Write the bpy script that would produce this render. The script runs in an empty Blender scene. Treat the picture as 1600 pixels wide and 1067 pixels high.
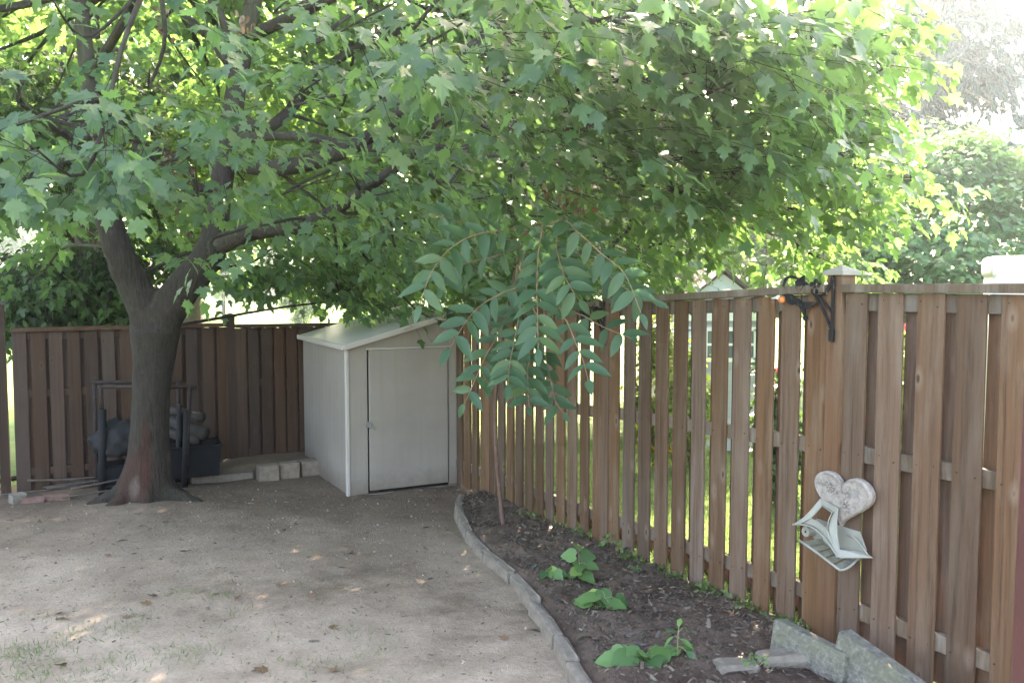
import bpy, bmesh, math, random
import numpy as np
from mathutils import Vector, Matrix, Quaternion

random.seed(7)
rng = np.random.default_rng(7)
scene = bpy.context.scene
C = scene.collection
R = math.radians

# ------------------------------------------------------------------ camera, sky, sun, exposure
EYE = 1.8
F = 1291.0
PITCH = math.atan(83.5 / F)
cam_d = bpy.data.cameras.new("camera")
cam = bpy.data.objects.new("camera", cam_d)
C.objects.link(cam)
cam.location = (0, 0, EYE)
cam.rotation_euler = (math.pi / 2 - PITCH, 0, 0)
cam_d.sensor_width = 36.0
cam_d.lens = F / 1600.0 * 36.0
cam_d.clip_start = 0.05
cam_d.clip_end = 3000
scene.camera = cam

SUN_EL, SUN_AZ = 37.0, 11.0          # azimuth measured from +Y towards +X
world = bpy.data.worlds.new("World")
scene.world = world
world.use_nodes = True
wn = world.node_tree.nodes
bg = wn["Background"]
sky = wn.new("ShaderNodeTexSky")
sky.sky_type = 'NISHITA'
sky.sun_disc = False
sky.sun_elevation = R(SUN_EL)
sky.sun_rotation = R(SUN_AZ)
sky.air_density = 1.0
sky.dust_density = 4.0
sky.ozone_density = 0.6
world.node_tree.links.new(sky.outputs[0], bg.inputs[0])
bg.inputs[1].default_value = 0.15

sun_d = bpy.data.lights.new("sun", 'SUN')
sun_d.energy = 3.2
sun_d.angle = R(0.53)
sun_d.color = (1.0, 0.94, 0.84)
sun = bpy.data.objects.new("sun", sun_d)
C.objects.link(sun)
SUNV = Vector((math.sin(R(SUN_AZ)) * math.cos(R(SUN_EL)), math.cos(R(SUN_AZ)) * math.cos(R(SUN_EL)), math.sin(R(SUN_EL))))
sun.rotation_euler = SUNV.to_track_quat('Z', 'Y').to_euler()
sun.location = (3, 10, 14)

scene.view_settings.view_transform = 'Standard'
scene.view_settings.look = 'None'
scene.view_settings.gamma = 1
scene.view_settings.use_curve_mapping = False
scene.view_settings.exposure = 3.85
scene.view_settings.use_white_balance = True
scene.view_settings.white_balance_temperature = 7750
scene.view_settings.white_balance_tint = 15
scene.cycles.max_bounces = 8
scene.cycles.transparent_max_bounces = 8

# ------------------------------------------------------------------ measuring helpers
FW = np.array([0, math.cos(PITCH), -math.sin(PITCH)])
UP = np.array([0, math.sin(PITCH), math.cos(PITCH)])
RT = np.array([1.0, 0, 0])
EYEV = np.array([0, 0, EYE])


def ray(px, py):
    return FW + (px - 800) / F * RT - (py - 533.5) / F * UP


def V(px, py, y):
    """the point at distance y in front of the camera that is sighted along (px, py)"""
    d = ray(px, py)
    return EYEV + d * (y / d[1])


def project(P):
    q = np.asarray(P) - EYEV
    z = q @ FW
    return 800 + F * (q @ RT) / z, 533.5 - F * (q @ UP) / z, z


_d = ray(163, 516)
SLOPE = -_d[2] / _d[1]                         # the lot falls gently away from the house


def plane_z(x, y):
    return -SLOPE * y


def GP(px, py, lift=0.0):
    """where the line of sight meets the lot"""
    d = ray(px, py)
    t = (EYE - lift) / (-d[2] - SLOPE * d[1])
    return EYEV + d * t


def sstep(a, b, x):
    t = np.clip((np.asarray(x, float) - a) / (b - a), 0, 1)
    return t * t * (3 - 2 * t)


def unit(v):
    v = np.asarray(v, float)
    return v / np.linalg.norm(v)


# side fence: line through two sighted post feet
FB0 = GP(951, 862.5)[:2]
FB1 = GP(1300, 1015)[:2]
FU = unit(FB0 - FB1)                            # along the side fence, away from the camera
FN = np.array([-FU[1], FU[0]])                  # towards the yard
if FN @ (-FB0) < 0:
    FN = -FN
SEC = np.linalg.norm(FB0 - FB1)
# back fence
BQ = V(20, 700, 9.5)[:2]
_b = ray(3280, 516)
BU = unit(_b[:2])                               # along the back fence, to the right and away
BN = np.array([BU[1], -BU[0]])                  # towards the yard
# corner of the two fences
_m = np.array([[FU[0], -BU[0]], [FU[1], -BU[1]]])
_t = np.linalg.solve(_m, BQ - FB1)
KC = FB1 + FU * _t[0]


def vnoise(x, y, sc, seed=0):
    """smooth value noise, vectorised"""
    x = np.asarray(x, float) / sc + 101.3 + seed * 17.7
    y = np.asarray(y, float) / sc + 57.1 + seed * 31.9
    xi, yi = np.floor(x), np.floor(y)
    fx, fy = x - xi, y - yi
    fx = fx * fx * (3 - 2 * fx)
    fy = fy * fy * (3 - 2 * fy)

    def h(a, b):
        s = np.sin(a * 127.1 + b * 311.7 + seed * 7.3) * 43758.5453
        return s - np.floor(s)
    return (h(xi, yi) * (1 - fx) + h(xi + 1, yi) * fx) * (1 - fy) + (h(xi, yi + 1) * (1 - fx) + h(xi + 1, yi + 1) * fx) * fy - 0.5


def back_dist(x, y):
    return (np.asarray(x) - BQ[0]) * BN[0] + (np.asarray(y) - BQ[1]) * BN[1]


def side_dist(x, y):
    return (np.asarray(x) - FB1[0]) * FN[0] + (np.asarray(y) - FB1[1]) * FN[1]


def gz(x, y):
    """height of the lot"""
    x = np.asarray(x, float)
    y = np.asarray(y, float)
    z = -SLOPE * np.minimum(y, 14.0)
    z = z + 0.95 * sstep(15, 55, y) + 0.9 * sstep(50, 130, y)
    z = z - 0.11 * np.exp(-((x + 5.4) ** 2 / 1.6 + (y - 9.4) ** 2 / 1.2))
    bd = back_dist(x, y)
    along = (x - BQ[0]) * BU[0] + (y - BQ[1]) * BU[1]
    z = z + 0.15 * sstep(0.80, 0.62, bd) * sstep(1.9, 2.5, along) * sstep(-0.3, 0.0, bd)
    tx, ty = TREE_XY
    z = z + 0.07 * np.exp(-((x - tx) ** 2 + (y - ty) ** 2) / 0.5)
    return z


TREE_XY = GP(228, 786)[:2]


def G(px, py):
    p = GP(px, py)
    for _ in range(4):
        lift = float(gz(p[0], p[1])) + SLOPE * p[1]
        p = GP(px, py, lift)
    return np.array([p[0], p[1], float(gz(p[0], p[1]))])


# ------------------------------------------------------------------ object helpers
def tag(o, label, cat=None, group=None, kind=None):
    if label:
        o["label"] = label
    if cat:
        o["category"] = cat
    if group:
        o["group"] = group
    if kind:
        o["kind"] = kind
    return o


def empty(name, loc, label, cat, group=None, rotz=0.0):
    o = bpy.data.objects.new(name, None)
    C.objects.link(o)
    o.empty_display_size = 0.1
    o.location = [float(v) for v in loc]
    o.rotation_euler = (0, 0, rotz)
    return tag(o, label, cat, group)


def link(name, me, mat=None, parent=None, loc=None, rot=None, scale=None):
    o = bpy.data.objects.new(name, me)
    C.objects.link(o)
    if mat is not None and len(me.materials) == 0:
        me.materials.append(mat)
    if parent is not None:
        o.parent = parent
    if loc is not None:
        o.location = [float(v) for v in loc]
    if rot is not None:
        o.rotation_euler = rot
    if scale is not None:
        o.scale = scale
    return o


def mesh_np(name, verts, faces, smooth=False):
    me = bpy.data.meshes.new(name)
    me.from_pydata([tuple(map(float, v)) for v in verts], [], [tuple(map(int, f)) for f in faces])
    if smooth:
        me.polygons.foreach_set("use_smooth", [True] * len(me.polygons))
    me.update()
    return me


def mesh_tris(name, verts, tris, smooth=False, rnd=None):
    """big triangle meshes straight from arrays"""
    verts = np.ascontiguousarray(verts, dtype=np.float32)
    tris = np.ascontiguousarray(tris, dtype=np.int32)
    me = bpy.data.meshes.new(name)
    me.vertices.add(len(verts))
    me.vertices.foreach_set("co", verts.ravel())
    n = len(tris)
    me.loops.add(n * 3)
    me.loops.foreach_set("vertex_index", tris.ravel())
    me.polygons.add(n)
    me.polygons.foreach_set("loop_start", np.arange(0, n * 3, 3, dtype=np.int32))
    me.polygons.foreach_set("loop_total", np.full(n, 3, dtype=np.int32))
    if smooth:
        me.polygons.foreach_set("use_smooth", np.ones(n, dtype=bool))
    if rnd is not None:
        a = me.attributes.new("rnd", 'FLOAT', 'POINT')
        a.data.foreach_set("value", np.ascontiguousarray(rnd, dtype=np.float32))
    me.update()
    me.validate()
    return me


def grid_mesh(name, X, Y, Z, smooth=True):
    n, m = X.shape
    v = np.stack([X, Y, Z], -1).reshape(-1, 3)
    i = np.arange(n * m).reshape(n, m)
    a, b, c, d = i[:-1, :-1].ravel(), i[1:, :-1].ravel(), i[1:, 1:].ravel(), i[:-1, 1:].ravel()
    t = np.concatenate([np.stack([a, b, c], 1), np.stack([a, c, d], 1)])
    return mesh_tris(name, v, t, smooth)


class Mesh:
    """collects simple solids and links them as one mesh"""

    def __init__(self):
        self.v, self.f = [], []

    def add(self, verts, faces):
        o = len(self.v)
        self.v += [tuple(map(float, p)) for p in verts]
        self.f += [tuple(int(i) + o for i in f) for f in faces]
        return self

    def box(self, c, s, rot=None):
        x, y, z = [k / 2 for k in s]
        pts = [Vector(p) for p in [(-x, -y, -z), (x, -y, -z), (x, y, -z), (-x, y, -z), (-x, -y, z), (x, -y, z), (x, y, z), (-x, y, z)]]
        if rot is not None:
            pts = [rot @ p for p in pts]
        return self.add([(p.x + c[0], p.y + c[1], p.z + c[2]) for p in pts],
                        [(0, 3, 2, 1), (4, 5, 6, 7), (0, 1, 5, 4), (1, 2, 6, 5), (2, 3, 7, 6), (3, 0, 4, 7)])

    def prism(self, poly, z0, z1):
        """poly: list of (x, y) counter-clockwise, extruded along z"""
        n = len(poly)
        return self.add([(p[0], p[1], z0) for p in poly] + [(p[0], p[1], z1) for p in poly],
                        [tuple(range(n - 1, -1, -1)), tuple(range(n, 2 * n))] + [(i, (i + 1) % n, n + (i + 1) % n, n + i) for i in range(n)])

    def tube(self, pts, rad, sides=8, cap=True):
        v, f = tube(pts, rad, sides, cap)
        return self.add(v, f)

    def sphere(self, c, r, seg=8, rings=6):
        v, f = [], []
        r = r if hasattr(r, '__len__') else (r, r, r)
        for i in range(rings + 1):
            th = math.pi * i / rings
            for j in range(seg):
                ph = 2 * math.pi * j / seg
                v.append((c[0] + r[0] * math.sin(th) * math.cos(ph), c[1] + r[1] * math.sin(th) * math.sin(ph), c[2] + r[2] * math.cos(th)))
        for i in range(rings):
            for j in range(seg):
                f.append((i * seg + j, (i + 1) * seg + j, (i + 1) * seg + (j + 1) % seg, i * seg + (j + 1) % seg))
        return self.add(v, f)

    def me(self, name, bevel=0.0, seg=1, smooth=False, xf=None):
        me = mesh_np(name, self.v, self.f)
        bm = bmesh.new()
        bm.from_mesh(me)
        bmesh.ops.remove_doubles(bm, verts=bm.verts, dist=1e-5)
        if bevel:
            es = [e for e in bm.edges if len(e.link_faces) == 2 and e.calc_face_angle(0) > 0.5]
            bmesh.ops.bevel(bm, geom=es, offset=bevel, segments=seg, affect='EDGES', profile=0.6)
        bmesh.ops.recalc_face_normals(bm, faces=bm.faces)
        if xf is not None:
            bm.transform(xf)
        bm.to_mesh(me)
        bm.free()
        if smooth:
            me.polygons.foreach_set("use_smooth", [True] * len(me.polygons))
        me.update()
        return me

    def link(self, name, mat, parent=None, loc=None, rot=None, bevel=0.0, seg=1, smooth=False, xf=None):
        return link(name, self.me(name, bevel, seg, smooth, xf), mat, parent, loc, rot)


def tube(pts, rad, sides=8, cap=True):
    pts = np.asarray(pts, float)
    n = len(pts)
    rad = np.full(n, rad, float) if np.isscalar(rad) else np.asarray(rad, float)
    tg = np.gradient(pts, axis=0) if n > 2 else np.repeat((pts[-1] - pts[0])[None], n, 0)
    tg /= np.linalg.norm(tg, axis=1, keepdims=True) + 1e-12
    ref = np.array([0, 0, 1.0]) if abs(tg[0][2]) < 0.9 else np.array([1.0, 0, 0])
    u = np.cross(tg[0], ref)
    u /= np.linalg.norm(u)
    v = []
    for i in range(n):
        u = u - tg[i] * (u @ tg[i])
        u /= np.linalg.norm(u) + 1e-12
        w = np.cross(tg[i], u)
        for k in range(sides):
            a = 2 * math.pi * k / sides
            v.append(pts[i] + rad[i] * (math.cos(a) * u + math.sin(a) * w))
    f = []
    for i in range(n - 1):
        for k in range(sides):
            f.append((i * sides + k, i * sides + (k + 1) % sides, (i + 1) * sides + (k + 1) % sides, (i + 1) * sides + k))
    if cap:
        f.append(tuple(range(sides - 1, -1, -1)))
        f.append(tuple(range((n - 1) * sides, n * sides)))
    return v, f


def spline(pts, n):
    """Catmull-Rom through rows of pts (any number of columns)"""
    P = np.asarray(pts, float)
    P = np.vstack([2 * P[0] - P[1], P, 2 * P[-1] - P[-2]])
    m = len(P) - 3
    out = []
    for s in np.linspace(0, m - 1e-9, n):
        i = int(s)
        t = s - i
        a, b, c, d = P[i], P[i + 1], P[i + 2], P[i + 3]
        out.append(0.5 * (2 * b + (c - a) * t + (2 * a - 5 * b + 4 * c - d) * t * t + (3 * b - a - 3 * c + d) * t ** 3))
    return np.array(out)


def norm_rows(a):
    return a / (np.linalg.norm(a, axis=1, keepdims=True) + 1e-9)


def scatter(tmpl_v, tmpl_f, P, T, N, S, rnd=None):
    """copies of a flat template (x across, y towards the tip, z out of the blade) as one vertex and triangle array"""
    T = norm_rows(np.asarray(T, float))
    X = norm_rows(np.cross(T, N))
    Z = np.cross(X, T)
    S = np.asarray(S, float)[:, None, None]
    tv = np.asarray(tmpl_v, float)
    W = P[:, None, :] + S * (tv[None, :, 0:1] * X[:, None, :] + tv[None, :, 1:2] * T[:, None, :] + tv[None, :, 2:3] * Z[:, None, :])
    k = len(tv)
    tf = np.asarray(tmpl_f, int)
    Fc = tf[None] + (np.arange(len(P)) * k)[:, None, None]
    r = None if rnd is None else np.repeat(rnd, k)
    return W.reshape(-1, 3), Fc.reshape(-1, 3), r


# ------------------------------------------------------------------ materials
def new_mat(name):
    m = bpy.data.materials.new(name)
    m.use_nodes = True
    n = m.node_tree.nodes
    return m, n, m.node_tree.links, n["Principled BSDF"]


def ramp(n, cols):
    r = n.new("ShaderNodeValToRGB")
    e = r.color_ramp.elements
    while len(e) < len(cols):
        e.new(0.5)
    for i, (p, c) in enumerate(cols):
        e[i].position = p
        e[i].color = (*c, 1)
    return r


def noise(n, l, vec, scale, detail=4, rough=0.6):
    t = n.new("ShaderNodeTexNoise")
    t.inputs["Scale"].default_value = scale
    t.inputs["Detail"].default_value = detail
    t.inputs["Roughness"].default_value = rough
    if vec is not None:
        l.new(vec, t.inputs["Vector"])
    return t


def mixc(n, l, fac, a, b, mode='MIX'):
    m = n.new("ShaderNodeMix")
    m.data_type = 'RGBA'
    m.blend_type = mode
    for s, val in ((0, fac), (6, a), (7, b)):
        if hasattr(val, "links") or isinstance(val, bpy.types.NodeSocket):
            l.new(val, m.inputs[s])
        elif isinstance(val, (int, float)):
            m.inputs[s].default_value = val
        else:
            m.inputs[s].default_value = (*val, 1)
    return m.outputs[2]


def mapr(n, l, v, a, b, c=0.0, d=1.0):
    m = n.new("ShaderNodeMapRange")
    l.new(v, m.inputs[0])
    for i, x in enumerate((a, b, c, d)):
        m.inputs[i + 1].default_value = x
    return m.outputs[0]


def bump(n, l, h, p, strength=0.4, dist=0.01):
    b = n.new("ShaderNodeBump")
    b.inputs["Strength"].default_value = strength
    b.inputs["Distance"].default_value = dist
    l.new(h, b.inputs["Height"])
    l.new(b.outputs[0], p.inputs["Normal"])
    return b


def plain(name, col, rough=0.6, metal=0.0, var=0.15, scale=8.0, bmp=0.1, spec=0.5):
    """a single colour with a little mottling and relief"""
    m, n, l, p = new_mat(name)
    tc = n.new("ShaderNodeTexCoord")
    a = noise(n, l, tc.outputs["Object"], scale, 5, 0.65)
    d = tuple(c * (1 - var) for c in col)
    u = tuple(min(1, c * (1 + var)) for c in col)
    r = ramp(n, [(0.3, d), (0.7, u)])
    l.new(a.outputs[0], r.inputs[0])
    l.new(r.outputs[0], p.inputs["Base Color"])
    p.inputs["Roughness"].default_value = rough
    p.inputs["Metallic"].default_value = metal
    p.inputs["Specular IOR Level"].default_value = spec
    if bmp:
        b = noise(n, l, tc.outputs["Object"], scale * 9, 4, 0.7)
        bump(n, l, b.outputs[0], p, bmp, 0.004)
    return m


def leaf_mat(name, dark, light, trans, tfac=0.42, rough=0.45, per_object=False, spec=0.35):
    m, n, l, p = new_mat(name)
    if per_object:
        src = n.new("ShaderNodeObjectInfo").outputs["Random"]
    else:
        at = n.new("ShaderNodeAttribute")
        at.attribute_name = "rnd"
        src = at.outputs["Fac"]
    r = ramp(n, [(0.0, dark), (0.9, light), (1.0, tuple(min(1, c * f) for c, f in zip(light, (1.8, 1.35, 1.0))))])
    l.new(src, r.inputs[0])
    geo = n.new("ShaderNodeNewGeometry")
    back = mixc(n, l, geo.outputs["Backfacing"], r.outputs[0], mixc(n, l, 0.35, r.outputs[0], (0.15, 0.2, 0.16)))
    l.new(back, p.inputs["Base Color"])
    p.inputs["Roughness"].default_value = rough
    p.inputs["Specular IOR Level"].default_value = spec
    t = n.new("ShaderNodeBsdfTranslucent")
    tr = ramp(n, [(0.0, tuple(c * 0.8 for c in trans)), (1.0, tuple(min(1, c * 1.15) for c in trans))])
    l.new(src, tr.inputs[0])
    l.new(tr.outputs[0], t.inputs["Color"])
    mx = n.new("ShaderNodeMixShader")
    mx.inputs[0].default_value = tfac
    l.new(p.outputs[0], mx.inputs[1])
    l.new(t.outputs[0], mx.inputs[2])
    l.new(mx.outputs[0], n["Material Output"].inputs["Surface"])
    return m


def wood_mat(name, base, grey, dark, knots=True):
    """stained fence boards: grain along the board, knots, weathered patches"""
    m, n, l, p = new_mat(name)
    tc = n.new("ShaderNodeTexCoord")
    oi = n.new("ShaderNodeObjectInfo")
    geo = n.new("ShaderNodeNewGeometry")
    # world position scaled against the grain, shifted for every board
    off = n.new("ShaderNodeVectorMath")
    off.operation = 'MULTIPLY_ADD'
    cmb = n.new("ShaderNodeCombineXYZ")
    l.new(oi.outputs["Random"], cmb.inputs[0])
    l.new(oi.outputs["Random"], cmb.inputs[2])
    l.new(cmb.outputs[0], off.inputs[0])
    off.inputs[1].default_value = (37, 11, 53)
    l.new(tc.outputs["Object"], off.inputs[2])
    warp = noise(n, l, off.outputs[0], 2.2, 2, 0.5)
    wv = n.new("ShaderNodeVectorMath")
    wv.operation = 'MULTIPLY_ADD'
    l.new(warp.outputs["Color"], wv.inputs[0])
    wv.inputs[1].default_value = (0.05, 0.0, 0.0)
    l.new(off.outputs[0], wv.inputs[2])
    mp = n.new("ShaderNodeMapping")
    mp.inputs["Scale"].default_value = (34, 34, 1.3)
    l.new(wv.outputs[0], mp.inputs[0])
    g = noise(n, l, mp.outputs[0], 1.6, 6, 0.65)
    fine = noise(n, l, mp.outputs[0], 7.0, 3, 0.6)
    r = ramp(n, [(0.25, dark), (0.5, base), (0.78, tuple(c * 1.25 for c in base))])
    l.new(g.outputs[0], r.inputs[0])
    mp2 = n.new("ShaderNodeMapping")
    mp2.inputs["Scale"].default_value = (9, 9, 2.2)
    l.new(off.outputs[0], mp2.inputs[0])
    w = noise(n, l, mp2.outputs[0], 1.0, 5, 0.7)
    wf = mapr(n, l, w.outputs[0], 0.46, 0.72, 0, 0.75)
    c1 = mixc(n, l, wf, r.outputs[0], grey)
    # tone of each board
    tone = mapr(n, l, oi.outputs["Random"], 0, 1, 0.72, 1.22)
    hs = n.new("ShaderNodeHueSaturation")
    l.new(c1, hs.inputs["Color"])
    l.new(tone, hs.inputs["Value"])
    sat = n.new("ShaderNodeMath")
    sat.operation = 'FRACT'
    ms = n.new("ShaderNodeMath")
    ms.operation = 'MULTIPLY'
    ms.inputs[1].default_value = 7.13
    l.new(oi.outputs["Random"], ms.inputs[0])
    l.new(ms.outputs[0], sat.inputs[0])
    l.new(mapr(n, l, sat.outputs[0], 0, 1, 0.8, 1.15), hs.inputs["Saturation"])
    col = hs.outputs[0]
    if knots:
        vo = n.new("ShaderNodeTexVoronoi")
        mp3 = n.new("ShaderNodeMapping")
        mp3.inputs["Scale"].default_value = (6.0, 0.0, 5.0)
        l.new(off.outputs[0], mp3.inputs[0])
        l.new(mp3.outputs[0], vo.inputs["Vector"])
        vo.inputs["Scale"].default_value = 1.0
        kf = mapr(n, l, vo.outputs["Distance"], 0.035, 0.075, .85, 0)
        ring = mapr(n, l, vo.outputs["Distance"], 0.07, 0.2, 0.5, 0)
        col = mixc(n, l, ring, col, tuple(min(1, c * 1.35) for c in grey))
        col = mixc(n, l, kf, col, tuple(c * 0.45 for c in dark))
    l.new(col, p.inputs["Base Color"])
    p.inputs["Roughness"].default_value = 0.72
    p.inputs["Specular IOR Level"].default_value = 0.25
    add = n.new("ShaderNodeMath")
    l.new(g.outputs[0], add.inputs[0])
    l.new(fine.outputs[0], add.inputs[1])
    bump(n, l, add.outputs[0], p, 0.35, 0.004)
    return m


def ground_mat(name, light, mid, dark, moss, moss_amt=0.5, sc=1.0, back_shade=None):
    m, n, l, p = new_mat(name)
    tc = n.new("ShaderNodeTexCoord")
    o = tc.outputs["Object"]
    big = noise(n, l, o, 0.55 * sc, 5, 0.6)
    med = noise(n, l, o, 4.0 * sc, 8, 0.72)
    fin = noise(n, l, o, 42.0 * sc, 6, 0.75)
    grit = n.new("ShaderNodeTexVoronoi")
    grit.inputs["Scale"].default_value = 140 * sc
    l.new(o, grit.inputs["Vector"])
    r1 = ramp(n, [(0.36, dark), (0.5, mid), (0.66, light)])
    ad = n.new("ShaderNodeMath")
    ad.operation = 'MULTIPLY_ADD'
    l.new(med.outputs[0], ad.inputs[0])
    ad.inputs[1].default_value = 0.55
    l.new(mapr(n, l, big.outputs[0], 0.2, 0.8, 0.0, 0.5), ad.inputs[2])
    l.new(ad.outputs[0], r1.inputs[0])
    f2 = mapr(n, l, fin.outputs[0], 0.35, 0.7, 0.0, 0.45)
    c = mixc(n, l, f2, r1.outputs[0], tuple(x * 0.55 for x in mid))
    mo = noise(n, l, o, 0.9 * sc, 6, 0.7)
    c = mixc(n, l, mapr(n, l, mo.outputs[0], 0.54, 0.7, 0, moss_amt), c, moss)
    if back_shade is not None:
        # browner earth at the back of the lot, with its shade put into the colour
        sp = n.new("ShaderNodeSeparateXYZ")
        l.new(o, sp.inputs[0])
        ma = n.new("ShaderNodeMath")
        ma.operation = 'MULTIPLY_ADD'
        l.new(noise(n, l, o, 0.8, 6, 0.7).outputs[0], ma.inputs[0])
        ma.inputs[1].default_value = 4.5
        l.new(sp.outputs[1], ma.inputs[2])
        c = mixc(n, l, mapr(n, l, ma.outputs[0], 6.6, 10.6, 0, 0.85), c, mixc(n, l, med.outputs[0], tuple(x * .55 for x in back_shade), back_shade))
    peb = mapr(n, l, grit.outputs["Distance"], 0.0, 0.22, 0.35, 0)
    c = mixc(n, l, peb, c, tuple(min(1, x * 1.3) for x in light))
    l.new(c, p.inputs["Base Color"])
    p.inputs["Roughness"].default_value = 0.95
    p.inputs["Specular IOR Level"].default_value = 0.15
    a2 = n.new("ShaderNodeMath")
    l.new(fin.outputs[0], a2.inputs[0])
    l.new(med.outputs[0], a2.inputs[1])
    bump(n, l, a2.outputs[0], p, 0.9, 0.025)
    return m


def bark_mat(name, lo, hi, green=(0.09, 0.1, 0.06), scar_at=None):
    m, n, l, p = new_mat(name)
    tc = n.new("ShaderNodeTexCoord")
    o = tc.outputs["Object"]
    mp = n.new("ShaderNodeMapping")
    mp.inputs["Scale"].default_value = (38, 38, 6)
    l.new(o, mp.inputs[0])
    g = noise(n, l, mp.outputs[0], 1.0, 6, 0.7)
    r = ramp(n, [(0.3, lo), (0.7, hi)])
    l.new(g.outputs[0], r.inputs[0])
    b = noise(n, l, o, 2.3, 4, 0.6)
    c = mixc(n, l, mapr(n, l, b.outputs[0], 0.45, 0.7, 0, 0.6), r.outputs[0], green)
    c = mixc(n, l, mapr(n, l, noise(n, l, o, 11, 4, 0.7).outputs[0], 0.55, 0.75, 0, 0.5), c, tuple(x * 1.5 for x in hi))
    if scar_at is not None:
        # an old wound in the bark: stretched blob of bare reddish wood with a pale centre
        for (cx, cz, rx, rz, col) in scar_at:
            sx = n.new("ShaderNodeVectorMath")
            sx.operation = 'SUBTRACT'
            l.new(o, sx.inputs[0])
            sx.inputs[1].default_value = (cx, 0, cz)
            sc = n.new("ShaderNodeVectorMath")
            sc.operation = 'MULTIPLY'
            l.new(sx.outputs[0], sc.inputs[0])
            sc.inputs[1].default_value = (1 / rx, 0, 1 / rz)
            le = n.new("ShaderNodeVectorMath")
            le.operation = 'LENGTH'
            l.new(sc.outputs[0], le.inputs[0])
            nn = n.new("ShaderNodeMath")
            nn.operation = 'MULTIPLY_ADD'
            l.new(noise(n, l, o, 14, 5, 0.7).outputs[0], nn.inputs[0])
            nn.inputs[1].default_value = 1.1
            l.new(le.outputs["Value"], nn.inputs[2])
            sp = n.new("ShaderNodeSeparateXYZ")
            l.new(o, sp.inputs[0])
            fr = mapr(n, l, sp.outputs[1], -0.02, -0.08, 0, 1)
            mu = n.new("ShaderNodeMath")
            mu.operation = 'MULTIPLY'
            l.new(mapr(n, l, nn.outputs[0], 1.15, 1.85, 0.7, 0), mu.inputs[0])
            l.new(fr, mu.inputs[1])
            c = mixc(n, l, mu.outputs[0], c, col)
    l.new(c, p.inputs["Base Color"])
    p.inputs["Roughness"].default_value = 0.9
    p.inputs["Specular IOR Level"].default_value = 0.2
    bump(n, l, g.outputs[0], p, 1.0, 0.035)
    return m


M = {}
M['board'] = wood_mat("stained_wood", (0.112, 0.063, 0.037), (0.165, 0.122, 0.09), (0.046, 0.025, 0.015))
M['board_shaded'] = wood_mat("shaded_stained_wood", (0.057, 0.03, 0.018), (0.06, 0.04, 0.029), (0.023, 0.013, 0.009))  # same stained boards with the back fence's shade put into the colour
M['post'] = wood_mat("stained_post_wood", (0.13, 0.073, 0.045), (0.16, 0.118, 0.088), (0.065, 0.036, 0.022), False)
M['rail'] = wood_mat("weathered_rail_wood", (0.12, 0.088, 0.064), (0.25, 0.22, 0.19), (0.08, 0.06, 0.04), False)
M['cap'] = plain("pale_post_cap", (0.24, 0.225, 0.19), 0.7, var=0.2, scale=14)
M['dirt'] = ground_mat("bare_earth", (0.53, 0.42, 0.325), (0.395, 0.305, 0.23), (0.2, 0.146, 0.103), (0.17, 0.15, 0.085), 0.45, back_shade=(0.17, 0.12, 0.085))
M['soil'] = ground_mat("bed_soil", (0.22, 0.158, 0.125), (0.135, 0.092, 0.072), (0.065, 0.042, 0.034), (0.15, 0.11, 0.075), 0.5, 2.2)
M['lawn'] = ground_mat("lawn_grass", (0.16, 0.23, 0.055), (0.11, 0.18, 0.04), (0.07, 0.12, 0.03), (0.2, 0.24, 0.07), 0.5, 1.0)
M['bark'] = bark_mat("maple_bark", (0.02, 0.016, 0.013), (0.055, 0.045, 0.036), (0.035, 0.033, 0.022),
                     scar_at=[(-0.03, 0.24, 0.2, 0.3, (0.062, 0.03, 0.022)), (0.1, 0.45, 0.05, 0.42, (0.06, 0.025, 0.018)), (0.0, 0.16, 0.05, 0.11, (0.13, 0.1, 0.08))])
M['bark2'] = bark_mat("branch_bark", (0.03, 0.023, 0.02), (0.068, 0.054, 0.046))
M['bark_dark'] = bark_mat("dark_bark", (0.04, 0.03, 0.026), (0.09, 0.07, 0.06))
M['bark_grey'] = bark_mat("grey_bark", (0.14, 0.115, 0.1), (0.27, 0.23, 0.2))
M['leaf'] = leaf_mat("maple_leaf", (0.022, 0.06, 0.037), (0.064, 0.122, 0.06), (0.22, 0.42, 0.095), 0.44, rough=0.38, spec=0.5)
M['leaf_o'] = leaf_mat("maple_leaf_single", (0.022, 0.06, 0.037), (0.064, 0.122, 0.06), (0.22, 0.42, 0.095), 0.44, rough=0.38, spec=0.5, per_object=True)
M['leaf_far'] = leaf_mat("far_maple_leaf", (0.045, 0.095, 0.035), (0.09, 0.155, 0.05), (0.23, 0.4, 0.08), 0.45)
M['leaf_dark'] = leaf_mat("dense_dark_leaf", (0.03, 0.065, 0.022), (0.06, 0.115, 0.035), (0.1, 0.2, 0.04), 0.3)
M['leaf_lilac'] = leaf_mat("shrub_leaf", (0.05, 0.12, 0.055), (0.095, 0.19, 0.085), (0.2, 0.42, 0.11), 0.38)
M['leaf_yel'] = leaf_mat("bright_shrub_leaf", (0.1, 0.16, 0.03), (0.17, 0.24, 0.04), (0.34, 0.46, 0.07), 0.4)
M['needle'] = leaf_mat("spruce_needle", (0.022, 0.056, 0.06), (0.045, 0.095, 0.1), (0.03, 0.08, 0.075), 0.22)
M['leaflet'] = leaf_mat("compound_leaflet", (0.04, 0.092, 0.05), (0.06, 0.118, 0.064), (0.12, 0.27, 0.08), 0.32, per_object=True)
M['seedling'] = leaf_mat("seedling_leaf", (0.04, 0.1, 0.04), (0.13, 0.24, 0.08), (0.2, 0.4, 0.08), 0.35, per_object=True)
M['weed'] = leaf_mat("weed_leaf", (0.06, 0.11, 0.03), (0.17, 0.2, 0.07), (0.2, 0.32, 0.08), 0.35)
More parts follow.
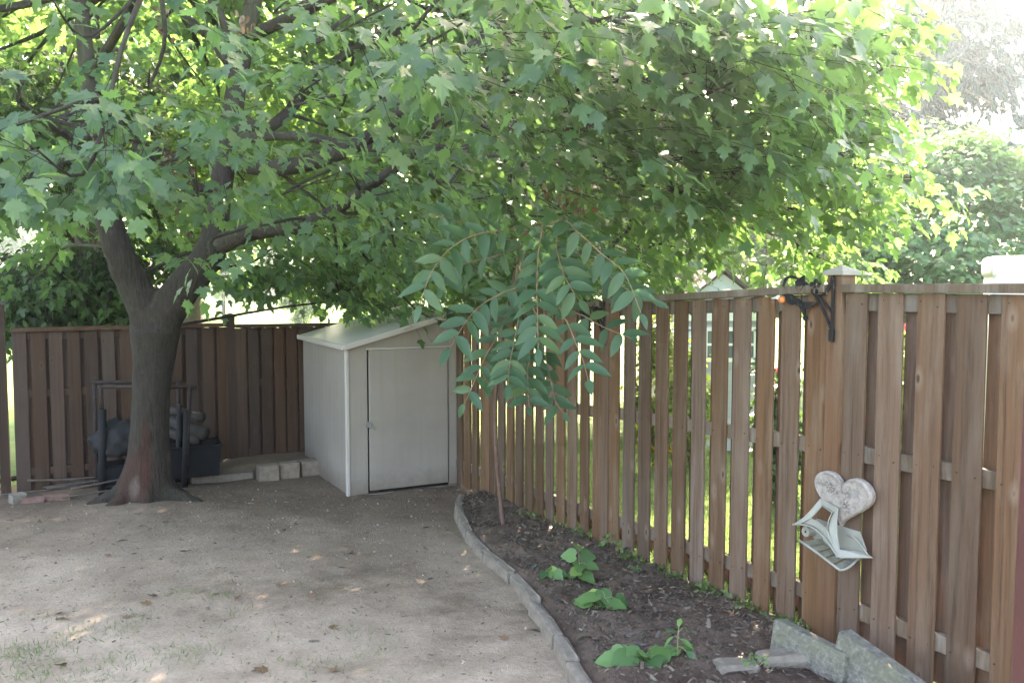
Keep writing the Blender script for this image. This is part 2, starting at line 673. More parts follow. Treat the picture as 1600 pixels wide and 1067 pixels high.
M['grass'] = leaf_mat("grass_blade", (0.07, 0.12, 0.04), (0.17, 0.2, 0.08), (0.2, 0.3, 0.08), 0.35)
M['stem'] = plain("pale_green_stem", (0.2, 0.2, 0.1), 0.6)
M['rachis'] = plain("reddish_leaf_stalk", (0.25, 0.17, 0.1), 0.6)
M['dead'] = leaf_mat("dead_leaf", (0.11, 0.06, 0.035), (0.24, 0.15, 0.09), (0.2, 0.1, 0.04), 0.2)
M['litter'] = leaf_mat("litter", (0.06, 0.045, 0.035), (0.25, 0.2, 0.15), (0.1, 0.08, 0.05), 0.1)
M['shed_plain'] = plain("beige_shed_panel", (0.31, 0.285, 0.265), 0.42, var=0.05, scale=2.5, bmp=0.03)
def shed_mat():
    m, n, l, p = new_mat("beige_shed_panel")
    o = n.new("ShaderNodeTexCoord").outputs["Object"]
    base = ramp(n, [(0.3, (0.235, 0.205, 0.178)), (0.7, (0.275, 0.243, 0.212))])
    l.new(noise(n, l, o, 2.2, 5, 0.6).outputs[0], base.inputs[0])
    st = n.new("ShaderNodeMapping")
    st.inputs["Scale"].default_value = (22, 22, 0.7)
    l.new(o, st.inputs[0])
    sn = noise(n, l, st.outputs[0], 1.0, 5, 0.65)
    c = mixc(n, l, mapr(n, l, sn.outputs[0], 0.5, 0.75, 0, 0.28), base.outputs[0], (0.17, 0.155, 0.135))
    sp = n.new("ShaderNodeSeparateXYZ")
    l.new(o, sp.inputs[0])
    sa = n.new("ShaderNodeMath")
    sa.operation = 'MULTIPLY_ADD'
    l.new(noise(n, l, o, 9, 6, 0.75).outputs[0], sa.inputs[0])
    sa.inputs[1].default_value = -0.45
    l.new(sp.outputs[2], sa.inputs[2])
    c = mixc(n, l, mapr(n, l, sa.outputs[0], -0.2, 0.02, 0.65, 0), c, (0.14, 0.11, 0.085))       # mud splashed up from the earth
    l.new(c, p.inputs["Base Color"])
    p.inputs["Roughness"].default_value = 0.45
    gr = n.new("ShaderNodeMapping")
    gr.inputs["Scale"].default_value = (90, 90, 3)
    l.new(o, gr.inputs[0])
    bump(n, l, noise(n, l, gr.outputs[0], 1.0, 4, 0.6).outputs[0], p, 0.25, 0.003)
    return m


M['shed'] = shed_mat()
M['shed_roof'] = plain("cream_shed_roof", (0.45, 0.44, 0.4), 0.28, var=0.08, scale=3, bmp=0.03)
M['shed_trim'] = plain("pale_shed_trim", (0.4, 0.365, 0.33), 0.45, var=0.05, scale=3, bmp=0.02)
M['metal'] = plain("grey_metal", (0.3, 0.3, 0.3), 0.4, 0.8, scale=20)
M['black_metal'] = plain("black_iron", (0.016, 0.015, 0.016), 0.6, 0.0, var=0.25, scale=30, spec=0.12)
M['rust'] = plain("rusty_dark_tube", (0.035, 0.026, 0.023), 0.6, 0.0, var=0.4, scale=12, spec=0.12)
M['black_plastic'] = plain("black_plastic", (0.012, 0.012, 0.013), 0.6, var=0.2, spec=0.12)
M['canvas'] = plain("grey_canvas", (0.04, 0.037, 0.034), 0.85, var=0.25, scale=10, bmp=0.2, spec=0.12)
M['tarp'] = plain("dark_grey_tarp", (0.022, 0.022, 0.023), 0.7, var=0.25, scale=8, spec=0.12)
M['stone'] = plain("grey_paver", (0.17, 0.142, 0.112), 0.9, var=0.3, scale=16, bmp=0.5)
M['brick'] = plain("brown_block", (0.19, 0.15, 0.115), 0.9, var=0.3, scale=14, bmp=0.5)
M['redbrick'] = plain("dull_red_brick", (0.2, 0.11, 0.085), 0.9, var=0.3, scale=14, bmp=0.5)
M['pinkbrick'] = plain("pink_brick", (0.4, 0.22, 0.18), 0.9, var=0.25, scale=14, bmp=0.4)
M['white'] = plain("white_paint", (0.78, 0.79, 0.8), 0.45, var=0.04, bmp=0.02)
M['siding'] = plain("grey_siding", (0.36, 0.37, 0.39), 0.6, var=0.06, bmp=0.03)
M['pale_siding'] = plain("pale_blue_siding", (0.62, 0.66, 0.71), 0.6, var=0.04, bmp=0.03)
M['shingle'] = plain("dark_shingle", (0.1, 0.075, 0.065), 0.9, var=0.3, scale=20, bmp=0.4)
M['glass'] = plain("dark_window_glass", (0.09, 0.11, 0.14), 0.12, var=0.1, bmp=0)
M['maroon'] = plain("maroon_paint", (0.07, 0.022, 0.022), 0.5, var=0.1)
M['plaque'] = None
M['holder'] = plain("pale_plastic", (0.25, 0.247, 0.21), 0.55, var=0.12, scale=14, bmp=0.12)
M['orange'] = plain("orange_glaze", (0.62, 0.2, 0.06), 0.4)
M['petal_y'] = leaf_mat("yellow_petal", (0.6, 0.42, 0.03), (0.7, 0.52, 0.05), (0.6, 0.42, 0.04), 0.3)
M['petal_p'] = leaf_mat("pink_petal", (0.55, 0.06, 0.11), (0.65, 0.12, 0.18), (0.5, 0.06, 0.1), 0.3)
M['grit'] = leaf_mat("earth_crumbs", (0.11, 0.082, 0.062), (0.33, 0.275, 0.225), (0.1, 0.08, 0.06), 0.02, rough=.95, spec=.1)
M['sapling'] = plain("reddish_sapling_bark", (0.12, 0.07, 0.05), 0.8, var=0.3, scale=20)
M['stick'] = plain("dry_stick", (0.07, 0.052, 0.04), 0.9, var=0.3, scale=20)
M['brickwall'] = plain("pale_red_brick_wall", (0.36, 0.24, 0.21), 0.9, var=0.12, scale=5)


def speckled(name, base, pale, moss):
    m, n, l, p = new_mat(name)
    tc = n.new("ShaderNodeTexCoord")
    o = tc.outputs["Object"]
    a = noise(n, l, o, 26, 6, 0.75)
    b = noise(n, l, o, 5, 4, 0.6)
    c = noise(n, l, o, 75, 4, 0.7)
    r = ramp(n, [(0.36, tuple(x * 0.55 for x in base)), (0.52, base), (0.66, pale)])
    l.new(a.outputs[0], r.inputs[0])
    k = mixc(n, l, mapr(n, l, b.outputs[0], 0.45, 0.62, 0, 0.55), r.outputs[0], moss)
    k = mixc(n, l, mapr(n, l, c.outputs[0], 0.5, 0.7, 0, 0.5), k, tuple(x * 0.5 for x in base))
    l.new(k, p.inputs["Base Color"])
    p.inputs["Roughness"].default_value = 0.92
    bump(n, l, a.outputs[0], p, 0.8, 0.008)
    return m


M['concrete'] = speckled("mossy_concrete", (0.155, 0.145, 0.12), (0.26, 0.25, 0.215), (0.15, 0.15, 0.09))
M['plaque'] = speckled("cast_stone", (0.3, 0.265, 0.235), (0.35, 0.32, 0.295), (0.29, 0.235, 0.195))

# ------------------------------------------------------------------ ground
a = np.arange(-0.25, 15.0, 0.045)        # towards the house along the side fence
b = np.arange(-0.12, 9.0, 0.05)          # away from the side fence
A, B = np.meshgrid(a, b, indexing='ij')
X = KC[0] - FU[0] * A + FN[0] * B
Y = KC[1] - FU[1] * A + FN[1] * B
Z = gz(X, Y) + 0.035 * vnoise(X, Y, 0.9, 1) + 0.022 * vnoise(X, Y, 0.4, 8) + 0.014 * vnoise(X, Y, 0.22, 2) + 0.007 * vnoise(X, Y, 0.09, 3)
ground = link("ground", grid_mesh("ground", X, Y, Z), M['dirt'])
tag(ground, "bare trodden earth of the small back yard", kind="structure")

gx = np.concatenate([-np.geomspace(14, 260, 22)[::-1], np.linspace(-13.5, 13.5, 110), np.geomspace(14, 260, 22)])
gy = np.concatenate([-np.geomspace(6, 60, 8)[::-1], np.linspace(-5.5, 24, 120), np.geomspace(24.5, 320, 30)])
X, Y = np.meshgrid(gx, gy, indexing='ij')
Z = gz(X, Y)
inside = (side_dist(X, Y) > 0.05) & (back_dist(X, Y) > 0.05)
Z = Z - 0.22 * inside - 0.01
lawn = link("lawn", grid_mesh("lawn", X, Y, Z), M['lawn'])
tag(lawn, "neighbouring lawns and the open grass field beyond the fences", kind="structure")

# planting bed
EDGE_PX = [(722, 786), (716, 800), (720, 818), (730, 838), (746, 860), (765, 880), (786, 898), (806, 916), (824, 940), (842, 966), (858, 990), (872, 1014), (886, 1040), (902, 1067), (925, 1105), (965, 1170), (1030, 1270)]
EDGE = np.array([G(px, py) for px, py in EDGE_PX])
EC = spline(EDGE, 160)
rows = []
for i in range(120):
    e = EC[min(159, int(i * 159 / 119))]
    # run each row square to the side fence until it meets it
    d = float(side_dist(e[0], e[1]))
    rows.append([(e[0] - FN[0] * d * t, e[1] - FN[1] * d * t) for t in np.linspace(0.02, 0.97, 46)])
BEDROWS = np.array(rows)
X, Y = BEDROWS[..., 0], BEDROWS[..., 1]
TT = np.linspace(0, 1, 46)[None, :]
edge_h = sstep(0.0, 0.06, TT) * sstep(1.02, 0.94, TT)
sd = side_dist(X, Y)
Z = gz(X, Y) + 0.03 + 0.05 * edge_h + 0.05 * vnoise(X, Y, 0.3, 4) + 0.035 * vnoise(X, Y, 0.11, 5) + 0.02 * vnoise(X, Y, 0.05, 6)
bed = link("planting_bed", grid_mesh("planting_bed", X, Y, Z), M['soil'])
tag(bed, "dark turned soil of the planting bed along the side fence", kind="structure")


def bed_z(x, y):
    return float(gz(x, y)) + 0.065


# ------------------------------------------------------------------ fences
def board_mesh(name, w, t):
    m = Mesh()
    m.box((0, 0, 0.5), (w, t, 1))
    me = mesh_np(name, m.v, m.f)
    bm = bmesh.new()
    bm.from_mesh(me)
    es = [e for e in bm.edges if abs((e.verts[0].co - e.verts[1].co).z) > 0.5]
    bmesh.ops.bevel(bm, geom=es, offset=0.0025, segments=1, affect='EDGES')
    bm.to_mesh(me)
    bm.free()
    return me


BOARD = [board_mesh("fence_board", 0.14, 0.018), board_mesh("fence_board", 0.132, 0.018), board_mesh("fence_board", 0.145, 0.018)]
for me in BOARD:
    me.materials.append(M['board'])
BOARD_SHADED = [me.copy() for me in BOARD]
for me in BOARD_SHADED:
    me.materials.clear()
    me.materials.append(M['board_shaded'])
POST_SHADED = Mesh().box((0, 0, 0.5), (0.098, 0.098, 1)).me("fence_post")
POST_SHADED.materials.append(M['board_shaded'])
POST = Mesh().box((0, 0, 0.5), (0.098, 0.098, 1)).me("fence_post")
POST.materials.append(M['post'])


def cap_mesh(name, w, h):
    m = Mesh()
    q = w / 2
    m.add([(-q, -q, 0), (q, -q, 0), (q, q, 0), (-q, q, 0), (-q, -q, .022), (q, -q, .022), (q, q, .022), (-q, q, .022), (0, 0, h)],
          [(3, 2, 1, 0), (0, 1, 5, 4), (1, 2, 6, 5), (2, 3, 7, 6), (3, 0, 4, 7), (4, 5, 8), (5, 6, 8), (6, 7, 8), (7, 4, 8)])
    me = m.me(name)
    me.materials.append(M['cap'])
    return me


CAP = cap_mesh("post_cap", 0.14, 0.055)
CAP_DARK = cap_mesh("post_cap", 0.15, 0.05)
CAP_DARK.materials.clear()
CAP_DARK.materials.append(M['bark_dark'])


def fence_post(parent, P, z0, z1, rotz, cap, me=None):
    o = link("post", me or POST, None, parent, (P[0] - parent.location.x, P[1] - parent.location.y, z0 - parent.location.z), (0, 0, rotz), (1, 1, z1 - z0))
    if cap is not None:
        # the cap's own height must not follow the stretched post
        c = link("post_cap", cap, None, o, (0, 0, 1.0), None, (1, 1, 1 / (z1 - z0)))
    return o


def fence_run(parent, A, B, zA, zB, n, foot=0.0, rails=(0.06, 1.22, 2.06), u_lo=0.05, u_hi=0.05, hgt=2.03, side=1, rail_t=0.042, back_w=1.0, cap_over=0.0, dark=False):
    """boards on both faces of three rails, from A to B; z is that of the top of the cap rail"""
    A, B = np.asarray(A), np.asarray(B)
    L = np.linalg.norm(B - A)
    u = (B - A) / L
    nrm = np.array([-u[1], u[0]])
    if nrm @ (np.array([0, 0]) - A) < 0:
        nrm = -nrm
    rotz = math.atan2(u[1], u[0])
    px, py, pz = parent.location
    tilt = math.atan2(zB - zA, L)

    def zt(t):
        return zA + (zB - zA) * t

    def at(s, off):
        p = A + u * s + nrm * off
        return p[0] - px, p[1] - py
    # cap rail
    def rail(name, drop, h, d, mat, s0, s1, off=0.0):
        ln = (s1 - s0) / math.cos(tilt)
        me = Mesh().box((0, 0, 0), (ln, d, h)).me(name, 0.003)
        me.materials.append(M['board_shaded'] if dark else mat)
        x, y = at((s0 + s1) / 2, off)
        return link(name, me, None, parent, (x, y, zt((s0 + s1) / 2 / L) - drop - h / 2 - pz), (0, -tilt, rotz))
    rail("cap_rail", 0.0, 0.045, 0.155, M['rail'], u_lo - cap_over, L - u_hi + cap_over)
    for top in rails:
        rail("rail", hgt + 0.045 - top if top < 2 else 0.052, 0.089, rail_t, M['rail'], u_lo + .004, L - u_hi - .004)
    pitch = (L - u_lo - u_hi) / (n - 0.33)
    nails = Mesh()
    for i in range(n):
        s = u_lo + 0.072 + i * pitch
        for face in (0, 1):
            ss = s if face == 0 else s + pitch / 2
            if face == 1 and i == n - 1:
                continue
            off = (rail_t / 2 + 0.0105) * (1 if face == 0 else -1)
            x, y = at(ss + random.uniform(-.004, .004), off)
            z1 = zt(ss / L) - 0.05
            zf = float(gz(x + px, y + py)) + foot + random.uniform(-0.012, 0.012)
            me = (BOARD_SHADED if dark else BOARD)[random.randrange(3)]
            if face == 0 and not dark:
                fx, fy = at(ss, off + .0095)
                for top in rails:
                    zn = zt(ss / L) - (hgt + 0.045 - top if top < 2 else 0.052) - .045 - pz
                    for du in (-.045, .045):
                        nails.sphere((fx + u[0] * (du + random.uniform(-.008, .008)), fy + u[1] * du, zn + random.uniform(-.02, .02)), .0042, 6, 4)
            o = link("board", me, None, parent, (x, y, zf - pz), (0, random.uniform(-.004, .004), rotz), (back_w if face else 1, 1, z1 - zf))
    if nails.v:
        nl = nails.link("nail_heads", M['rust'], parent)
        nl["kind"] = "stuff"


def cap_z(px, py, y):
    return V(px, py, y)[2]


zB0 = cap_z(951, 466, FB0[1])
zB1 = cap_z(1297, 443.5, FB1[1])
HGT = zB1 - gz(*FB1)
side = empty("wooden_fence", (FB1[0], FB1[1], gz(*FB1)), "tall brown board fence along the right side, daylight showing between its boards", "fence")
CDIR = np.array([math.sin(R(30.3)), -math.cos(R(30.3))])
FC2 = FB1 + CDIR * 2.35
FA0 = FB0 + FU * (SEC * 0.985)
zA0 = zB0 + (zB0 - zB1) / SEC * SEC * 0.985
FZ0 = FA0 + FU * 2.2
zZ0 = zA0 + (zB0 - zB1) / SEC * 2.2
RAILS = (0.33, 1.19, 2.06)
fence_run(side, FB1, FB0, zB1, zB0, 11, 0.03, RAILS, hgt=HGT - 0.045, back_w=0.78)
fence_run(side, FB0, FA0, zB0 - 0.02, zA0 - 0.02, 11, 0.03, RAILS, hgt=HGT - 0.045, back_w=0.86)
fence_run(side, FA0, FZ0, zA0 - 0.02, zZ0 - 0.02, 10, 0.03, RAILS, hgt=HGT - 0.045)
zC = cap_z(1318, 444, FB1[1] - 0.05)
fence_run(side, FB1, FC2, zC, zC, 11, 0.03, RAILS, hgt=HGT - 0.045)
rz = math.atan2(FU[1], FU[0])
fence_post(side, FB1, gz(*FB1) - .1, cap_z(1306, 430, FB1[1]), rz, CAP)
fence_post(side, FB0, gz(*FB0) - .1, cap_z(955, 457, FB0[1]), rz, CAP)
fence_post(side, FA0, gz(*FA0) - .1, zA0 + 0.03, rz, CAP_DARK)
fence_post(side, FC2, gz(*FC2) - .1, zC + 0.06, rz, CAP)

bz0 = V(20, 513, BQ[1])[2]
back = empty("wooden_fence", (BQ[0], BQ[1], gz(*BQ)), "brown board fence with shade in its colour across the back of the yard behind the maple trunk", "fence")


def bp(s, off=0.0):
    return BQ + BU * s + BN * off


# stations of the back posts along the fence
def s_at_px(px):
    d = ray(px, 516)
    m = np.array([[d[0], -BU[0]], [d[1], -BU[1]]])
    return float(np.linalg.solve(m, BQ)[1])


s1 = s_at_px(360)
s2 = float(np.linalg.norm(KC - BQ))
zb1 = V(360, 504.5, bp(s1)[1])[2]
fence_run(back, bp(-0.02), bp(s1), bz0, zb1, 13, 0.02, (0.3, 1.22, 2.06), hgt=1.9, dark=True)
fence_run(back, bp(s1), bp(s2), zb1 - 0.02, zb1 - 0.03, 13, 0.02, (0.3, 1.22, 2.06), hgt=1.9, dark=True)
rzb = math.atan2(BU[1], BU[0])
fence_post(back, bp(s1), gz(*bp(s1)) - .1, zb1 + 0.08, rzb, CAP_DARK, POST_SHADED)
fence_post(back, bp(-0.08), gz(*bp(-0.08)) - .1, bz0 + 0.27, rzb, CAP_DARK, POST_SHADED)
fence_post(back, bp(s2), gz(*bp(s2)) - .1, zb1 + 0.02, rzb, None, POST_SHADED)

# gate that hangs left of the tall post, mostly outside the view
gt = empty("wooden_gate", (*bp(-0.22), float(gz(*bp(-0.22)))), "brown board gate standing a crack open at the far end of the back fence", "gate")
for i in range(6):
    p = bp(-0.24 - i * 0.15)
    o = link("board", BOARD_SHADED[i % 3], None, gt, (p[0] - gt.location.x, p[1] - gt.location.y, 0.05), (0, 0.045, rzb), (1, 1, 1.8))
for h in (0.35, 1.5):
    me = Mesh().box((0, 0, 0), (0.9, 0.04, 0.09)).me("rail", 0.003)
    p = bp(-0.62, -0.032)
    link("rail", me, M['board_shaded'], gt, (p[0] - gt.location.x, p[1] - gt.location.y, h), (0, 0, rzb))

# ------------------------------------------------------------------ shed
SH = G(545, 775)
SX = np.array([FU[1], -FU[0]])                     # along the front, to the right
SY = FU                                            # along the side, away
SW, SD_, H1, H2 = 1.33, 2.15, 1.62, 1.975
shed = empty("garden_shed", SH, "beige lean-to garden shed with a single flush door in the yard corner", "shed", rotz=math.atan2(SX[1], SX[0]))


def hz(x):
    return H1 + (H2 - H1) * x / SW


T = 0.03
m = Mesh().add([(0, 0, 0), (0.22, 0, 0), (0.22, 0, hz(.22)), (0, 0, H1), (0, T, 0), (0.22, T, 0), (0.22, T, hz(.22)), (0, T, H1)],
               [(0, 1, 2, 3), (7, 6, 5, 4), (0, 4, 5, 1), (1, 5, 6, 2), (2, 6, 7, 3), (3, 7, 4, 0)])
m.link("front_panel", M['shed'], shed, bevel=0.004)
DX0, DX1, DH = 0.2, 1.14, 1.575
m = Mesh().add([(DX1 + .03, 0, 0), (SW, 0, 0), (SW, 0, H2), (DX1 + .03, 0, hz(DX1 + .03)), (DX1 + .03, T, 0), (SW, T, 0), (SW, T, H2), (DX1 + .03, T, hz(DX1 + .03))],
               [(0, 1, 2, 3), (7, 6, 5, 4), (0, 4, 5, 1), (1, 5, 6, 2), (2, 6, 7, 3), (3, 7, 4, 0)])
m.link("front_panel", M['shed'], shed, bevel=0.004)
m = Mesh().add([(.222, 0.002, DH + .03), (DX1 + .028, 0.002, DH + .03), (DX1 + .028, 0.002, hz(DX1)), (.222, 0.002, hz(.222)), (.222, T, DH + .03), (DX1 + .028, T, DH + .03), (DX1 + .028, T, hz(DX1)), (.222, T, hz(.222))],
               [(0, 1, 2, 3), (7, 6, 5, 4), (0, 4, 5, 1), (1, 5, 6, 2), (2, 6, 7, 3), (3, 7, 4, 0)])
m.link("gable_panel", M['shed'], shed)
# black sheet that stands in for the shade in the gap round the door
Mesh().box((0.68, 0.07, 0.8), (1.1, 0.01, 1.6)).link("door_gap_shade", M['black_plastic'], shed)
door = Mesh().box((0.5 * (DX0 + .03 + DX1 + .018), -0.004, 0.02 + DH / 2), (DX1 - DX0 - .022, 0.03, DH - .03)).link("door", M['shed'], shed, bevel=0.004)
Mesh().box((0.69, -0.014, DH + 0.018), (0.98, 0.03, 0.022)).link("door_track", M['shed_trim'], shed, bevel=0.003)
la = Mesh().box((DX0 + .035, -0.026, 0.77), (0.05, 0.014, 0.065)).box((DX0 + .0, -0.024, 0.775), (0.03, 0.02, 0.04)).link("latch", M['metal'], shed, bevel=0.003)
pd = Mesh().box((DX0 + .052, -0.036, 0.735), (0.026, 0.016, 0.03)).tube([(DX0 + .044, -0.036, .75), (DX0 + .044, -0.036, .77), (DX0 + .052, -0.036, .78), (DX0 + .06, -0.036, .77), (DX0 + .06, -0.036, .75)], 0.003, 6)
pd.link("padlock", M['metal'], la)
# left wall: shallow vertical ribs
m = Mesh()
poly = []
n = 24
for i in range(n + 1):
    y = T + (SD_ - T) * i / n
    poly.append((0.0 if i % 2 else 0.002, y))
prof = [(p[0], p[1]) for p in poly] + [(0.03, SD_), (0.03, T)]
m.prism(prof[::-1], 0, H1)
m.link("side_wall", M['shed'], shed)
Mesh().box((SW - .015, SD_ / 2 + .02, H2 / 2), (0.03, SD_ - .06, H2)).link("side_wall", M['shed'], shed)
Mesh().box((SW / 2, SD_ - .015, H1 / 2), (SW - .07, 0.028, H1)).link("rear_wall", M['shed'], shed)
Mesh().box((-0.004, 0.012, H1 / 2 - .01), (0.04, 0.05, H1 - .02)).link("corner_post", M['shed_trim'], shed, bevel=0.008, seg=2)
Mesh().box((SW + .004, 0.012, H2 / 2 - .01), (0.03, 0.05, H2 - .02)).link("corner_post", M['shed_trim'], shed, bevel=0.008, seg=2)
Mesh().box((SW / 2, SD_ / 2, -0.05), (SW - .02, SD_ - .02, 0.09)).link("base", M['shed'], shed)
# roof with rolled edge trim
ov = 0.045
sl = (H2 - H1) / SW
x0, x1, y0, y1 = -ov, SW + 0.02, -0.06, SD_ + 0.06
rf = Mesh().add([(x0, y0, H1 + sl * x0 + .006), (x1, y0, H1 + sl * x1 + .006), (x1, y1, H1 + sl * x1 + .006), (x0, y1, H1 + sl * x0 + .006),
                 (x0, y0, H1 + sl * x0 + .03), (x1, y0, H1 + sl * x1 + .03), (x1, y1, H1 + sl * x1 + .03), (x0, y1, H1 + sl * x0 + .03)],
                [(0, 3, 2, 1), (4, 5, 6, 7), (0, 1, 5, 4), (1, 2, 6, 5), (2, 3, 7, 6), (3, 0, 4, 7)]).link("roof", M['shed_roof'], shed)


def trim(p, q, w, h):
    p, q = np.array(p, float), np.array(q, float)
    d = unit(q - p)
    rot = Vector((1, 0, 0)).rotation_difference(Vector(d)).to_matrix()
    c = (p + q) / 2
    return Mesh().box(c, (np.linalg.norm(q - p), w, h), rot).link("roof_trim", M['shed_trim'], rf, bevel=0.006, seg=2)


trim((x0 - .004, y0 - .004, H1 + sl * x0 + .01), (x1, y0 - .004, H1 + sl * x1 + .01), 0.03, 0.062)
trim((x0 - .006, y0 + .014, H1 + sl * x0 + .008), (x0 - .006, y1, H1 + sl * x0 + .008), 0.03, 0.055)

# ------------------------------------------------------------------ leaf templates
half = [(0.0, 0.02), (0.16, -0.10), (0.33, -0.06), (0.30, 0.06), (0.50, 0.10), (0.60, 0.24), (0.80, 0.40), (0.58, 0.42), (0.52, 0.50), (0.28, 0.46), (0.30, 0.62), (0.38, 0.74), (0.18, 0.74), (0.10, 0.86), (0.0, 1.04)]


def fan_leaf(half, cy, droop=0.18, cup=0.12):
    right = half
    left = [(-x, y) for x, y in half[1:-1]][::-1]
    out = right + left
    pts = [(0.0, cy)] + out
    v = [(0.62 * x, y, -droop * y * y + cup * abs(x) - 0.05 * (x * x) * 2) for x, y in pts]
    n = len(out)
    f = [(0, 1 + i, 1 + (i + 1) % n) for i in range(n)]
    return np.array(v), np.array(f)


MAPLE_V, MAPLE_F = fan_leaf(half, 0.25)
half_lo = [(0.0, 0.0), (0.36, -0.08), (0.42, 0.1), (0.82, 0.38), (0.34, 0.46), (0.36, 0.72), (0.0, 1.04)]
MLO_V, MLO_F = fan_leaf(half_lo, 0.25)
QUAD_V = np.array([(0, 0, 0), (0.36, 0.45, 0.06), (0, 1, -0.1), (-0.36, 0.45, 0.06)])
QUAD_F = np.array([(0, 1, 2), (0, 2, 3)])
HEX_V = np.array([(0, 0, 0), (0.4, 0.18, 0.05), (0.42, 0.6, 0.03), (0, 1, -0.14), (-0.42, 0.6, 0.03), (-0.4, 0.18, 0.05)])
HEX_F = np.array([(0, 1, 2), (0, 2, 3), (0, 3, 4), (0, 4, 5)])


def shoots(cen, rad, n, axis, leaves=8, L=(0.3, 0.6), size=(0.1, 0.16), droop=0.25, shell=0.3, flat=0.4):
    """twigs with paired leaves inside an ellipsoid; axis = the point they grow away from. Returns leaf arrays and twig lines"""
    cen, rad = np.asarray(cen, float), np.asarray(rad, float)
    d = norm_rows(rng.normal(size=(n, 3)))
    r = rng.uniform(shell ** 3, 1, n) ** (1 / 3)
    P0 = cen + d * r[:, None] * rad
    out = P0 - np.asarray(axis)
    out[:, 2] *= 0.3
    dirs = norm_rows(norm_rows(out) + 0.55 * rng.normal(size=(n, 3)) * np.array([1, 1, .45]) - np.array([0, 0, droop]))
    ln = rng.uniform(L[0], L[1], n)
    side = norm_rows(np.cross(dirs, np.array([0, 0, 1.0])))
    Ps, Ts, Ns, Ss, Rs = [], [], [], [], []
    tone = rng.uniform(0, 0.55, n)
    for k in range(leaves):
        t = (k // 2 + 0.6) / (leaves / 2)
        sg = 1 if k % 2 else -1
        last = k == leaves - 1
        base = P0 + dirs * (ln * min(t, 1.0))[:, None]
        base[:, 2] -= 0.12 * ln * t * t
        pet = norm_rows(side * (0 if last else sg) + dirs * (1.0 if last else 0.55) + 0.3 * rng.normal(size=(n, 3)) - np.array([0, 0, 0.15]))
        pl = rng.uniform(0.05, 0.11, n)[:, None]
        P = base + pet * pl
        Tt = norm_rows(pet + np.array([0, 0, -0.45]) + 0.35 * rng.normal(size=(n, 3)))
        N = norm_rows(np.array([0, 0, 1.0]) + 0.35 * norm_rows(out) + flat * rng.normal(size=(n, 3)))
        Ps.append(P); Ts.append(Tt); Ns.append(N)
        Ss.append(rng.uniform(size[0], size[1], n) * (0.75 if t > 0.9 else 1))
        Rs.append(np.clip(tone + rng.uniform(0, 0.45, n), 0, 1))
    tw = (P0, P0 + dirs * (ln * 0.5)[:, None] - np.array([0, 0, .015]), P0 + dirs * ln[:, None] - np.stack([0 * ln, 0 * ln, .12 * ln], 1))
    return [np.concatenate(x) for x in (Ps, Ts, Ns, Ss, Rs)], tw


def twig_mesh(lines, r=0.004):
    """many three-sided tapering twigs from (A, B, C) point arrays"""
    vs, fs, o = [], [], 0
    for (A_, B_, C_) in lines:
        n = len(A_)
        d = norm_rows(C_ - A_)
        u = norm_rows(np.cross(d, np.array([0.3, 0.2, 1.0])))
        w = np.cross(d, u)
        ring = []
        for P, rr in ((A_, r), (B_, r * .75), (C_, r * .4)):
            for k in range(3):
                a = 2 * math.pi * k / 3
                ring.append(P + rr * (math.cos(a) * u + math.sin(a) * w))
        Vv = np.stack(ring, 1).reshape(-1, 3)
        base = (np.arange(n) * 9)[:, None, None] + o
        q = []
        for s in (0, 3):
            for k in range(3):
                a, b, c, e = s + k, s + (k + 1) % 3, s + 3 + (k + 1) % 3, s + 3 + k
                q += [(a, b, c), (a, c, e)]
        fs.append((np.array(q)[None] + base).reshape(-1, 3))
        vs.append(Vv)
        o += n * 9
    return np.concatenate(vs), np.concatenate(fs)


# ------------------------------------------------------------------ the maple in the yard
TY = TREE_XY[1]
TZ = float(gz(*TREE_XY))
maple = empty("maple_tree", (TREE_XY[0], TREE_XY[1], TZ), "large forked maple with a scarred grey trunk growing out of the bare earth", "tree")


def limb(rows, n=24):
    """rows of (px, py, distance, width in px) -> points and radii"""
    s = spline(np.array([(*V(a, b, c), d * c / F / 2) for a, b, c, d in rows]), n)
    return s[:, :3], np.maximum(s[:, 3], 0.006)


trunk_rows = [(229, 826, TY, 116), (229, 806, TY, 104), (229, 788, TY, 94), (231, 765, TY, 82), (233, 725, TY, 66), (234, 660, TY, 58), (237, 600, TY, 57), (241, 550, TY, 66), (243, 515, TY, 76)]
left_rows = [(240, 560, TY, 44), (232, 500, TY, 54), (212, 450, TY - .02, 50), (190, 405, TY - .1, 46), (172, 350, TY - .15, 40), (158, 290, TY - .2, 34), (150, 225, TY - .3, 30), (140, 140, TY - .4, 26), (130, 40, TY - .4, 22), (118, -90, TY - .3, 17), (100, -220, TY, 10)]
right_rows = [(240, 560, TY, 46), (252, 505, TY, 58), (284, 452, TY, 54), (312, 420, TY, 50), (330, 390, TY, 46), (338, 345, TY + .05, 38), (346, 290, TY + .1, 34), (358, 210, TY + .1, 33), (371, 130, TY + .15, 30), (384, 60, TY + .2, 27), (402, -30, TY + .3, 24), (420, -160, TY + .4, 18), (430, -330, TY + .5, 10)]
m = Mesh()
P, r = limb(trunk_rows, 20)
m.tube(P, r, 16)
Pl, rl = limb(left_rows, 40)
k = int(np.argmin(np.abs(Pl[:, 2] - V(165, 320, TY)[2])))
m.tube(Pl[:k + 1], rl[:k + 1], 14)
Pr, rr_ = limb(right_rows, 44)
k2 = int(np.argmin(np.abs(Pr[:, 2] - V(340, 335, TY)[2])))
m.tube(Pr[:k2 + 1], rr_[:k2 + 1], 14)
